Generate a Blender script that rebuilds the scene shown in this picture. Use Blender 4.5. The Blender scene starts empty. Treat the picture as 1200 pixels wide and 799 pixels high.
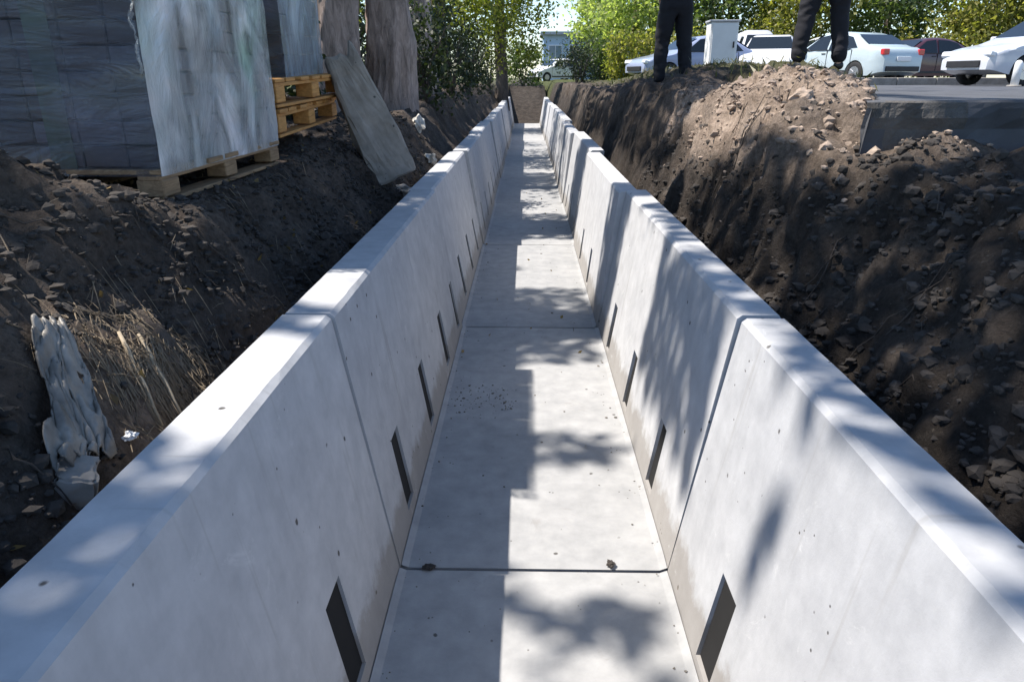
import bpy, bmesh, math, random
import numpy as np
from mathutils import Vector, Matrix, Euler, noise as mn

random.seed(7)
rng = np.random.default_rng(11)
SC = bpy.context.scene
COL = SC.collection

# ------------------------------------------------------------------ camera
F_PX, W_PX = 830.0, 1200.0
cam_d = bpy.data.cameras.new("camera")
cam_d.sensor_width = 36.0
cam_d.lens = F_PX / W_PX * 36.0
cam_d.clip_start = 0.05
cam_d.clip_end = 2000
cam = bpy.data.objects.new("camera", cam_d)
COL.objects.link(cam)
SC.camera = cam
PITCH = math.atan(308.5 / F_PX)
YAW = math.atan(17.0 / math.hypot(F_PX, 308.5))
cam.location = (0, 0, 1.8)
cam.rotation_euler = (math.pi / 2 - PITCH, 0, YAW)

# ------------------------------------------------------------------ world, sun, exposure
SUN = Vector((-0.5, 0.03, 0.866)).normalized()          # towards the sun
w = bpy.data.worlds.new("World")
SC.world = w
w.use_nodes = True
nt = w.node_tree
bg = nt.nodes["Background"]
sky = nt.nodes.new("ShaderNodeTexSky")
sky.sky_type = 'NISHITA'
sky.sun_disc = False
sky.sun_elevation = math.asin(SUN.z)
sky.sun_rotation = math.atan2(SUN.x, SUN.y)
sky.air_density = 1.0
sky.dust_density = 0.4
sky.ozone_density = 3.5
nt.links.new(sky.outputs[0], bg.inputs[0])
bg.inputs[1].default_value = 0.14
sl = bpy.data.lights.new("sun", 'SUN')
sl.energy = 5.0
sl.angle = math.radians(0.55)
sl.color = (1.0, 0.94, 0.86)
so = bpy.data.objects.new("sun", sl)
COL.objects.link(so)
so.rotation_euler = SUN.to_track_quat('Z', 'Y').to_euler()
so.location = SUN * 30
SC.view_settings.view_transform = 'Standard'
SC.view_settings.look = 'None'
SC.view_settings.exposure = 0.8
SC.view_settings.gamma = 1.0

# ------------------------------------------------------------------ helpers
def sstep(a, b, x):
    t = min(1.0, max(0.0, (x - a) / (b - a)))
    return t * t * (3 - 2 * t)

def fbm(x, y, z, o=4):
    v, a, s = 0.0, 1.0, 0.0
    for i in range(o):
        v += a * mn.noise((x, y, z)); s += a
        x *= 2.03; y *= 2.03; z *= 2.03; a *= 0.5
    return v / s

def tag(o, label=None, cat=None, group=None, kind=None):
    if label: o["label"] = label
    if cat: o["category"] = cat
    if group: o["group"] = group
    if kind: o["kind"] = kind
    return o

def empty(name, loc=(0, 0, 0), rz=0.0, label=None, cat=None, group=None):
    o = bpy.data.objects.new(name, None)
    o.empty_display_size = 0.1
    o.location = loc
    o.rotation_euler = (0, 0, rz)
    COL.objects.link(o)
    return tag(o, label, cat, group)

def link(name, me, parent=None, loc=None, rot=None):
    o = bpy.data.objects.new(name, me)
    COL.objects.link(o)
    if parent: o.parent = parent
    if loc is not None: o.location = loc
    if rot is not None: o.rotation_euler = rot
    return o

def copy_tree(o, parent=None):
    c = o.copy(); COL.objects.link(c)
    c.parent = parent
    for ch in o.children: copy_tree(ch, c)
    return c

class MB:
    def __init__(s): s.v = []; s.f = []
    def add(s, vs, fs):
        b = len(s.v); s.v += [tuple(p) for p in vs]; s.f += [tuple(i + b for i in q) for q in fs]; return s
    def box(s, c, d, rot=None, ch=0.0):
        """box centred c, size d; optional chamfer on all edges"""
        hx, hy, hz = d[0] / 2, d[1] / 2, d[2] / 2
        if ch <= 0:
            vs = [(x, y, z) for z in (-hz, hz) for y in (-hy, hy) for x in (-hx, hx)]
            fs = [(0, 2, 3, 1), (4, 5, 7, 6), (0, 1, 5, 4), (2, 6, 7, 3), (0, 4, 6, 2), (1, 3, 7, 5)]
        else:
            bm = bmesh.new(); bmesh.ops.create_cube(bm, size=1.0)
            for v in bm.verts: v.co = Vector((v.co.x * d[0], v.co.y * d[1], v.co.z * d[2]))
            bmesh.ops.bevel(bm, geom=list(bm.edges), offset=ch, segments=1, affect='EDGES')
            bm.verts.index_update()
            vs = [tuple(v.co) for v in bm.verts]; fs = [tuple(v.index for v in f.verts) for f in bm.faces]
            bm.free()
        M = Euler(rot).to_matrix() if rot else None
        out = []
        for p in vs:
            q = Vector(p)
            if M: q = M @ q
            out.append((q.x + c[0], q.y + c[1], q.z + c[2]))
        return s.add(out, fs)
    def tube(s, pts, rad, n=8, cap=True, wob=0.0, seed=0.0):
        pts = [Vector(p) for p in pts]
        rings = []
        for i, p in enumerate(pts):
            d = (pts[min(i + 1, len(pts) - 1)] - pts[max(i - 1, 0)]).normalized()
            a = Vector((1, 0, 0)) if abs(d.x) < 0.8 else Vector((0, 1, 0))
            u = d.cross(a).normalized(); v = d.cross(u)
            r = rad[i] if isinstance(rad, (list, tuple)) else rad
            ring = []
            for k in range(n):
                t = 2 * math.pi * k / n
                rr = r * (1 + ((wob * mn.noise((math.cos(t) * 2.2 + seed, math.sin(t) * 2.2, p.z * 1.3 + seed)) + (.42 * (.3 - abs(mn.noise((math.cos(t) * 7 + seed, math.sin(t) * 7, p.z * 1.6)))) if n > 30 else 0)) if wob else 0))
                ring.append(p + (u * math.cos(t) + v * math.sin(t)) * rr)
            rings.append(ring)
        vs = [q for r in rings for q in r]; fs = []
        for i in range(len(pts) - 1):
            for k in range(n):
                a, b = i * n + k, i * n + (k + 1) % n
                fs.append((a, b, b + n, a + n))
        if cap:
            fs.append(tuple(range(n))[::-1]); fs.append(tuple(range((len(pts) - 1) * n, len(pts) * n)))
        return s.add(vs, fs)
    def mesh(s, name, m, smooth=False, fix=True):
        me = bpy.data.meshes.new(name)
        me.from_pydata(s.v, [], s.f)
        if fix:
            bm = bmesh.new(); bm.from_mesh(me); bmesh.ops.recalc_face_normals(bm, faces=bm.faces); bm.to_mesh(me); bm.free()
        if m: me.materials.append(m)
        if smooth: me.polygons.foreach_set("use_smooth", [True] * len(me.polygons))
        me.update()
        return me
    def build(s, name, m, parent=None, smooth=False, fix=True):
        return link(name, s.mesh(name, m, smooth, fix), parent)

# ------------------------------------------------------------------ materials
def mat(name):
    m = bpy.data.materials.new(name); m.use_nodes = True
    n = m.node_tree; b = n.nodes["Principled BSDF"]
    return m, n, b

def N(n, t, **kw):
    x = n.nodes.new(t)
    for k, v in kw.items():
        if k in x.inputs: x.inputs[k].default_value = v
        else: setattr(x, k, v)
    return x

def ramp(n, src, stops):
    r = n.nodes.new("ShaderNodeValToRGB")
    e = r.color_ramp.elements
    while len(e) < len(stops): e.new(0.5)
    for i, (p, c) in enumerate(stops):
        e[i].position = p; e[i].color = (c[0], c[1], c[2], 1) if not isinstance(c, (int, float)) else (c, c, c, 1)
    n.links.new(src, r.inputs[0])
    return r

def coords(n, obj=True):
    t = n.nodes.new("ShaderNodeTexCoord")
    return t.outputs["Object" if obj else "Generated"]

def world_pos(n):
    return n.nodes.new("ShaderNodeNewGeometry").outputs["Position"]

def mixc(n, fac, a, b, mode='MIX'):
    x = n.nodes.new("ShaderNodeMix"); x.data_type = 'RGBA'; x.blend_type = mode
    for s, v in ((0, fac), (6, a), (7, b)):
        if isinstance(v, (int, float)): x.inputs[s].default_value = v
        elif isinstance(v, tuple): x.inputs[s].default_value = (*v, 1)
        else: n.links.new(v, x.inputs[s])
    return x.outputs[2]

def bump(n, b, h, strength=0.4, dist=0.01):
    x = n.nodes.new("ShaderNodeBump"); x.inputs["Strength"].default_value = strength; x.inputs["Distance"].default_value = dist
    n.links.new(h, x.inputs["Height"]); n.links.new(x.outputs[0], b.inputs["Normal"])
    return x

def noise_tex(n, vec, scale, detail=5, rough=0.6, dist=0.0):
    t = N(n, "ShaderNodeTexNoise", Scale=scale, Detail=detail, Roughness=rough, Distortion=dist)
    n.links.new(vec, t.inputs["Vector"])
    return t.outputs["Fac"]

def m_simple(name, c, rough=0.6, metal=0.0, var=0.15, scale=6.0, bmp=0.0, coat=0.0):
    m, n, b = mat(name)
    v = world_pos(n)
    f = noise_tex(n, v, scale, 5)
    lo = tuple(x * (1 - var) for x in c); hi = tuple(min(1, x * (1 + var)) for x in c)
    r = ramp(n, f, [(0.3, lo), (0.7, hi)])
    n.links.new(r.outputs[0], b.inputs["Base Color"])
    b.inputs["Roughness"].default_value = rough
    b.inputs["Metallic"].default_value = metal
    b.inputs["Coat Weight"].default_value = coat
    if bmp: bump(n, b, noise_tex(n, v, scale * 6, 6), bmp, 0.01)
    return m

def m_concrete(name, lo, hi, stain=0.5, streak=True):
    m, n, b = mat(name)
    v = world_pos(n)
    big = noise_tex(n, v, 1.7, 4, 0.55, 0.3)
    mid = noise_tex(n, v, 9, 6, 0.62)
    fine = noise_tex(n, v, 130, 4, 0.7)
    c = ramp(n, big, [(0.3, lo), (0.7, hi)]).outputs[0]
    c = mixc(n, 0.55, c, ramp(n, mid, [(0.3, tuple(x * 0.86 for x in lo)), (0.72, tuple(x * 1.05 for x in hi))]).outputs[0])
    if streak:
        mp = N(n, "ShaderNodeMapping"); mp.inputs["Scale"].default_value = (9, 9, 0.7); n.links.new(v, mp.inputs[0])
        st = noise_tex(n, mp.outputs[0], 1.0, 5, 0.6)
        c = mixc(n, ramp(n, st, [(0.52, 0.0), (0.8, 0.35)]).outputs[0], c, tuple(x * 0.72 for x in lo))
    # pinholes left by air bubbles in the cast face
    vo = N(n, "ShaderNodeTexVoronoi", Scale=24.0); n.links.new(v, vo.inputs["Vector"])
    pv = noise_tex(n, v, 5.0, 3)
    ph = n.nodes.new("ShaderNodeMath"); ph.operation = 'ADD'
    n.links.new(vo.outputs["Distance"], ph.inputs[0])
    pm = ramp(n, pv, [(0.40, 0.4), (0.62, 0.0)]).outputs[0]
    n.links.new(pm, ph.inputs[1])
    hole = ramp(n, ph.outputs[0], [(0.06, 1.0), (0.13, 0.0)]).outputs[0]
    v2 = N(n, "ShaderNodeTexVoronoi", Scale=6.5); n.links.new(v, v2.inputs["Vector"])
    d2 = noise_tex(n, v, 45, 3)
    p2 = n.nodes.new("ShaderNodeMath"); p2.operation = 'MULTIPLY_ADD'; p2.inputs[1].default_value = 0.09
    n.links.new(d2, p2.inputs[0]); n.links.new(v2.outputs["Distance"], p2.inputs[2])
    hole2 = ramp(n, p2.outputs[0], [(0.085, 1.0), (0.11, 0.0)]).outputs[0]
    hmx = n.nodes.new("ShaderNodeMath"); hmx.operation = 'MAXIMUM'; n.links.new(hole, hmx.inputs[0]); n.links.new(hole2, hmx.inputs[1])
    hole = hmx.outputs[0]
    c = mixc(n, hole, c, (0.10, 0.095, 0.09))
    # earth smears
    sm = noise_tex(n, v, 3.1, 8, 0.7, 0.6)
    c = mixc(n, ramp(n, sm, [(0.62, 0.0), (0.78, stain)]).outputs[0], c, (0.16, 0.13, 0.10))
    oi = n.nodes.new("ShaderNodeObjectInfo")
    c = mixc(n, 1.0, c, ramp(n, oi.outputs["Random"], [(0.0, (.90, .90, .905)), (1.0, (1.06, 1.05, 1.04))]).outputs[0], 'MULTIPLY')
    if streak:
        sp = n.nodes.new("ShaderNodeSeparateXYZ"); n.links.new(v, sp.inputs[0])
        hz = n.nodes.new("ShaderNodeMath"); hz.operation = 'MULTIPLY_ADD'; hz.inputs[1].default_value = -0.28
        n.links.new(noise_tex(n, v, 6.0, 6, .7), hz.inputs[0]); n.links.new(sp.outputs["Z"], hz.inputs[2])
        c = mixc(n, ramp(n, hz.outputs[0], [(0.0, 0.55), (0.06, 0.0)]).outputs[0], c, (.20, .17, .135))
        m3 = N(n, "ShaderNodeMapping"); m3.inputs["Scale"].default_value = (2, 22, 0.9); n.links.new(v, m3.inputs[0])
        rn = noise_tex(n, m3.outputs[0], 1.0, 3, .5)
        c = mixc(n, ramp(n, rn, [(0.64, 0.0), (0.74, 0.30)]).outputs[0], c, (.24, .225, .20))
        sc_ = noise_tex(n, v, 2.3, 9, .78, 1.8)
        c = mixc(n, ramp(n, sc_, [(0.60, 0.0), (0.66, 0.35)]).outputs[0], c, (.62, .62, .61))
    n.links.new(c, b.inputs["Base Color"])
    b.inputs["Roughness"].default_value = 0.85
    b.inputs["Specular IOR Level"].default_value = 0.25
    h = n.nodes.new("ShaderNodeMath"); h.operation = 'SUBTRACT'
    hm = n.nodes.new("ShaderNodeMath"); hm.operation = 'MULTIPLY_ADD'; hm.inputs[1].default_value = 0.35
    n.links.new(fine, hm.inputs[0]); n.links.new(mid, hm.inputs[2])
    n.links.new(hm.outputs[0], h.inputs[0]); n.links.new(hole, h.inputs[1])
    bump(n, b, h.outputs[0], 0.35, 0.004)
    return m

def m_soil():
    m, n, b = mat("soil")
    v = world_pos(n)
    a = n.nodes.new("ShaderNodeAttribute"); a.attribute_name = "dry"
    f1 = noise_tex(n, v, 4, 8, 0.72, 0.4)
    f2 = noise_tex(n, v, 34, 6, 0.75)
    dark = ramp(n, f1, [(0.28, (0.017, 0.015, 0.0135)), (0.5, (0.036, 0.031, 0.028)), (0.75, (0.075, 0.064, 0.055))]).outputs[0]
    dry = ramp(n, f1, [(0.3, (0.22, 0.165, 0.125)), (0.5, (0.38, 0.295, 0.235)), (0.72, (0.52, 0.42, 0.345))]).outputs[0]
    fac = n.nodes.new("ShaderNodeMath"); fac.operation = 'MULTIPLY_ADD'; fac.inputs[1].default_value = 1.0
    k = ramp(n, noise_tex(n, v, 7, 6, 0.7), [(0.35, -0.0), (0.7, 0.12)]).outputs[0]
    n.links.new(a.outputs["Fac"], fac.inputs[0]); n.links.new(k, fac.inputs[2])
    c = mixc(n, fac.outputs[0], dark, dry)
    c = mixc(n, ramp(n, f2, [(0.35, 0.55), (0.6, 0.0)]).outputs[0], c, (0.02, 0.016, 0.012))
    c = mixc(n, ramp(n, noise_tex(n, v, 60, 3, 0.6), [(0.66, 0.0), (0.74, 0.5)]).outputs[0], c, (0.20, 0.17, 0.135))
    g = n.nodes.new("ShaderNodeAttribute"); g.attribute_name = "grass"
    gc = ramp(n, f2, [(0.3, (0.035, 0.045, 0.015)), (0.7, (0.10, 0.11, 0.04))]).outputs[0]
    c = mixc(n, g.outputs["Fac"], c, gc)
    n.links.new(c, b.inputs["Base Color"])
    b.inputs["Roughness"].default_value = 0.95
    b.inputs["Specular IOR Level"].default_value = 0.15
    hm = n.nodes.new("ShaderNodeMath"); hm.operation = 'MULTIPLY_ADD'; hm.inputs[1].default_value = 0.4
    n.links.new(f2, hm.inputs[0]); n.links.new(f1, hm.inputs[2])
    bump(n, b, hm.outputs[0], 1.0, 0.06)
    return m

def m_leaf(name, lo, hi, trans=0.45):
    m, n, b = mat(name)
    g = n.nodes.new("ShaderNodeNewGeometry")
    r = ramp(n, g.outputs["Random Per Island"], [(0.0, lo), (1.0, hi)])
    tr = n.nodes.new("ShaderNodeBsdfTranslucent")
    mx = n.nodes.new("ShaderNodeMixShader"); mx.inputs[0].default_value = trans
    n.links.new(r.outputs[0], b.inputs["Base Color"])
    br = mixc(n, 1.0, r.outputs[0], (1.5, 1.7, 0.8), 'MULTIPLY')
    n.links.new(br, tr.inputs[0])
    b.inputs["Roughness"].default_value = 0.5
    n.links.new(b.outputs[0], mx.inputs[1]); n.links.new(tr.outputs[0], mx.inputs[2])
    n.links.new(mx.outputs[0], n.nodes["Material Output"].inputs[0])
    return m

def m_bark(name, lo, hi):
    m, n, b = mat(name)
    v = world_pos(n)
    mp = N(n, "ShaderNodeMapping"); mp.inputs["Scale"].default_value = (1, 1, 0.22); n.links.new(v, mp.inputs[0])
    f = noise_tex(n, mp.outputs[0], 16, 8, 0.7, 0.8)
    c = ramp(n, f, [(0.3, lo), (0.68, hi)]).outputs[0]
    n.links.new(c, b.inputs["Base Color"])
    b.inputs["Roughness"].default_value = 0.9
    bump(n, b, f, 0.9, 0.03)
    return m

def m_film(name, tints, alpha, stretch=(1.6, 1.6, 0.7), wr=3.0):
    """stretch wrap: cloudy plastic film, part see-through, in several faint tints"""
    m, n, b = mat(name)
    v = world_pos(n)
    mp = N(n, "ShaderNodeMapping"); mp.inputs["Scale"].default_value = stretch; n.links.new(v, mp.inputs[0])
    f = noise_tex(n, mp.outputs[0], 1.9, 3, 0.5, 0.8)
    g = noise_tex(n, v, 1.7, 3, 0.5, 0.6)
    al = ramp(n, f, [(0.3, max(0.0, alpha - 0.42)), (0.7, min(1.0, alpha + 0.30))]).outputs[0]
    c = ramp(n, g, [(0.30 + 0.40 * i / max(1, len(tints) - 1), t) for i, t in enumerate(tints)]).outputs[0]
    c = mixc(n, ramp(n, f, [(0.35, 0.45), (0.7, 0.0)]).outputs[0], c, tuple(x * .5 for x in tints[0]))
    n.links.new(c, b.inputs["Base Color"])
    b.inputs["Roughness"].default_value = 0.13
    b.inputs["Specular IOR Level"].default_value = 0.8
    n.links.new(al, b.inputs["Alpha"])
    w2 = noise_tex(n, mp.outputs[0], wr, 7, 0.62, 1.5)
    bump(n, b, w2, 0.8, 0.05)
    return m

def m_paint(name, c, rough=0.3):
    m, n, b = mat(name)
    v = world_pos(n)
    f = noise_tex(n, v, 3.0, 5)
    b.inputs["Base Color"].default_value = (*c, 1)
    n.links.new(mixc(n, ramp(n, f, [(0.5, 0.0), (0.8, 0.25)]).outputs[0], c, tuple(x * 0.6 + 0.05 for x in c)), b.inputs["Base Color"])
    b.inputs["Roughness"].default_value = rough
    b.inputs["Coat Weight"].default_value = 0.6
    b.inputs["Coat Roughness"].default_value = 0.06
    return m

def m_wood(name, lo, hi):
    m, n, b = mat(name)
    v = coords(n)
    mp = N(n, "ShaderNodeMapping"); mp.inputs["Scale"].default_value = (3, 0.5, 6); n.links.new(v, mp.inputs[0])
    f = noise_tex(n, mp.outputs[0], 9, 8, 0.65, 1.2)
    n.links.new(ramp(n, f, [(0.3, lo), (0.7, hi)]).outputs[0], b.inputs["Base Color"])
    b.inputs["Roughness"].default_value = 0.8
    bump(n, b, f, 0.4, 0.004)
    return m

def m_block():
    m, n, b = mat("paver_dark")
    oi = n.nodes.new("ShaderNodeObjectInfo")
    c = ramp(n, oi.outputs["Random"], [(0.0, (0.06, 0.055, 0.065)), (0.5, (0.12, 0.10, 0.10)), (1.0, (0.18, 0.17, 0.20))]).outputs[0]
    f = noise_tex(n, world_pos(n), 30, 6, .7)
    c = mixc(n, ramp(n, f, [(.4, 0.0), (.7, .5)]).outputs[0], c, (.08, .07, .075))
    n.links.new(c, b.inputs["Base Color"]); b.inputs["Roughness"].default_value = .9
    bump(n, b, f, .5, .004)
    return m
M = {}
M['wall'] = m_concrete("wall_concrete", (0.40, 0.405, 0.42), (0.52, 0.525, 0.535), 0.22)
M['floor'] = m_concrete("floor_concrete", (0.27, 0.275, 0.28), (0.38, 0.38, 0.38), 0.55, False)
M['oldconc'] = m_concrete("old_concrete", (0.20, 0.19, 0.175), (0.38, 0.355, 0.325), 0.85, False)
M['soil'] = m_soil()
M['slabc'] = m_concrete('rubble_concrete', (0.21, 0.19, 0.165), (0.40, 0.36, 0.315), 0.8, False)
M['cut'] = m_simple('cut_subbase', (0.095, 0.088, 0.082), .95, var=.35, scale=9, bmp=.9)
M['slot'] = m_simple('slot_shade', (0.006, 0.0055, 0.0055), 0.95, var=.3, scale=9)
M['asphalt'] = m_simple("asphalt", (0.075, 0.077, 0.085), 0.85, var=0.25, scale=3.0, bmp=0.5)
M['leaf_shade'] = m_leaf("leaf_green", (0.035, 0.06, 0.015), (0.09, 0.13, 0.03))
M['leaf_bright'] = m_leaf("leaf_yellow_green", (0.11, 0.13, 0.03), (0.30, 0.27, 0.07), 0.55)
M['leaf_olive'] = m_leaf("leaf_olive", (0.07, 0.09, 0.012), (0.20, 0.20, 0.03), 0.55)
M['leaf_mid'] = m_leaf('leaf_mid_green', (0.05, 0.085, 0.03), (0.14, 0.17, 0.06), 0.5)
M['leaf_backlit'] = m_leaf('leaf_backlit_green', (0.20, 0.25, 0.09), (0.42, 0.44, 0.18), 0.6)  # pale tone puts backlight and overexposure into the leaf colour
M['leaf_dark'] = m_leaf("leaf_dark", (0.015, 0.024, 0.010), (0.045, 0.06, 0.02), 0.3)
M['bark'] = m_bark("bark", (0.13, 0.10, 0.085), (0.50, 0.39, 0.34))
M['bark_dark'] = m_bark("bark_dark", (0.03, 0.024, 0.02), (0.13, 0.10, 0.08))
M['pale_film'] = m_film("pale_stretch_film", [(0.46, 0.66, 0.54), (0.78, 0.82, 0.82), (0.92, 0.86, 0.86), (0.70, 0.78, 0.86)], 0.60, (1.8, 1.8, 1.1), 2.2)  # cloudy film, with the sky's reflection brightened into its tints
M['shaded_film'] = m_film("shaded_stretch_film", [(0.08, 0.10, 0.15), (0.13, 0.14, 0.14), (0.23, 0.23, 0.31)], 0.66, (.9, .9, 3.0), 2.0)  # wrap on the pack ends, their shade darkened into the tints
M['ruffle'] = m_film('ragged_film', [(.6, .65, .66), (.75, .78, .8)], .6, (6, 6, 6), 4.0)
M['grey_film'] = m_film("grey_blue_film", [(0.40, 0.48, 0.56), (0.55, 0.62, 0.70)], 0.85)
M['block'] = m_concrete("paver", (0.20, 0.185, 0.18), (0.34, 0.32, 0.31), 0.2)
M['block_dark'] = m_block()
M['band'] = m_simple("green_band", (0.07, 0.11, 0.085), 0.45, var=0.25)
M['pallet'] = m_wood("weathered_pine", (0.17, 0.10, 0.05), (0.40, 0.26, 0.14))
M['pallet_sunlit'] = m_wood("sunlit_orange_pine", (0.34, 0.15, 0.04), (0.64, 0.33, 0.10))  # orange pine with a sun patch raised into its base colour
M['sheet'] = m_simple("dusty_plastic", (0.20, 0.185, 0.165), 0.45, var=0.6, scale=9, bmp=0.25)
M['straw'] = m_simple("dry_straw", (0.20, 0.155, 0.105), 0.8, var=0.4, scale=30)
M['stick'] = m_simple("pale_stick", (0.33, 0.27, 0.19), 0.8, var=0.3, scale=20)
M['grit'] = m_simple('grit', (.16, .145, .125), .95, var=.6, scale=40)
M['clod'] = m_simple("soil_clod", (0.045, 0.038, 0.033), 0.95, var=0.55, scale=5, bmp=0.8)
M['clod_dry'] = m_simple("dry_clod", (0.31, 0.24, 0.19), 0.95, var=0.4, scale=6, bmp=0.8)
M['palestone'] = m_simple('pale_stone', (.50, .48, .44), .9, var=.35, scale=14, bmp=.6)
M['white'] = m_simple("white_enamel", (0.80, 0.80, 0.80), 0.45, var=0.05)
M['paleblue'] = m_simple("pale_blue_paint", (0.45, 0.55, 0.68), 0.5, var=0.08)
M['greyp'] = m_simple("grey_paint", (0.42, 0.43, 0.46), 0.5, var=0.1)
M['trouser'] = m_simple("black_trousers", (0.009, 0.009, 0.014), 0.85, var=0.3, scale=12)
M['shirt'] = m_simple("dark_jacket", (0.02, 0.022, 0.035), 0.85, var=0.3, scale=12)
M['skin'] = m_simple("skin", (0.50, 0.32, 0.24), 0.5, var=0.08)
M['hair'] = m_simple("hair", (0.02, 0.014, 0.01), 0.6)
M['shoe'] = m_simple("black_shoe", (0.012, 0.012, 0.012), 0.4)
M['glass'] = m_simple("car_glass", (0.012, 0.016, 0.02), 0.06, var=0.1)
M['rubber'] = m_simple("tyre_rubber", (0.018, 0.018, 0.019), 0.85)
M['rim'] = m_simple("alloy", (0.55, 0.55, 0.57), 0.3, 0.9, var=0.05)
M['red'] = m_simple("red_lens", (0.50, 0.02, 0.03), 0.15, var=0.1)
M['lens'] = m_simple("clear_lens", (0.75, 0.77, 0.8), 0.1, var=0.05)
M['trim'] = m_simple("black_trim", (0.02, 0.02, 0.022), 0.6)
M['car_white'] = m_paint("white_paint", (0.78, 0.78, 0.79))
M['car_silver'] = m_paint("silver_paint", (0.55, 0.57, 0.62))
M['car_teal'] = m_paint("pale_teal_paint", (0.46, 0.54, 0.57))
M['car_maroon'] = m_paint("maroon_paint", (0.06, 0.018, 0.025))
M['car_blue'] = m_paint("blue_grey_paint", (0.28, 0.32, 0.45))
M['pane'] = m_simple("window_pane", (0.16, 0.22, 0.28), 0.1, var=0.15)
M['wallblue'] = m_simple("pale_blue_render", (0.42, 0.54, 0.68), 0.8, var=0.08)
M['roofm'] = m_simple("grey_roof_sheet", (0.40, 0.42, 0.44), 0.5, var=0.1)

# ------------------------------------------------------------------ channel measures
FL, FR = -0.485, 0.56            # inner bottom edges
TL, TR = -0.665, 0.735           # inner top edges
OL, OR_ = -0.842, 0.885          # outer faces
ZT = 1.04
SEAMS = [-0.60, 2.29, 5.16, 8.03, 10.90, 13.77, 16.64, 19.51, 22.38, 25.25, 28.12, 31.0]

# ------------------------------------------------------------------ ground
def road_z(x, y): return 1.705 - 0.0066 * (min(max(y, 3.4), 17) - 3.4)

def road_edge(y):
    e = 1.66 + 0.10 * mn.noise((y * 1.7, 3.1, 0)) + 0.05 * mn.noise((y * 6.0, 9.1, 0))
    if y < 3.36: return 99.0
    return e - 0.11 + 0.45 * (min(y, 10.5) - 3.35)

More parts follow.
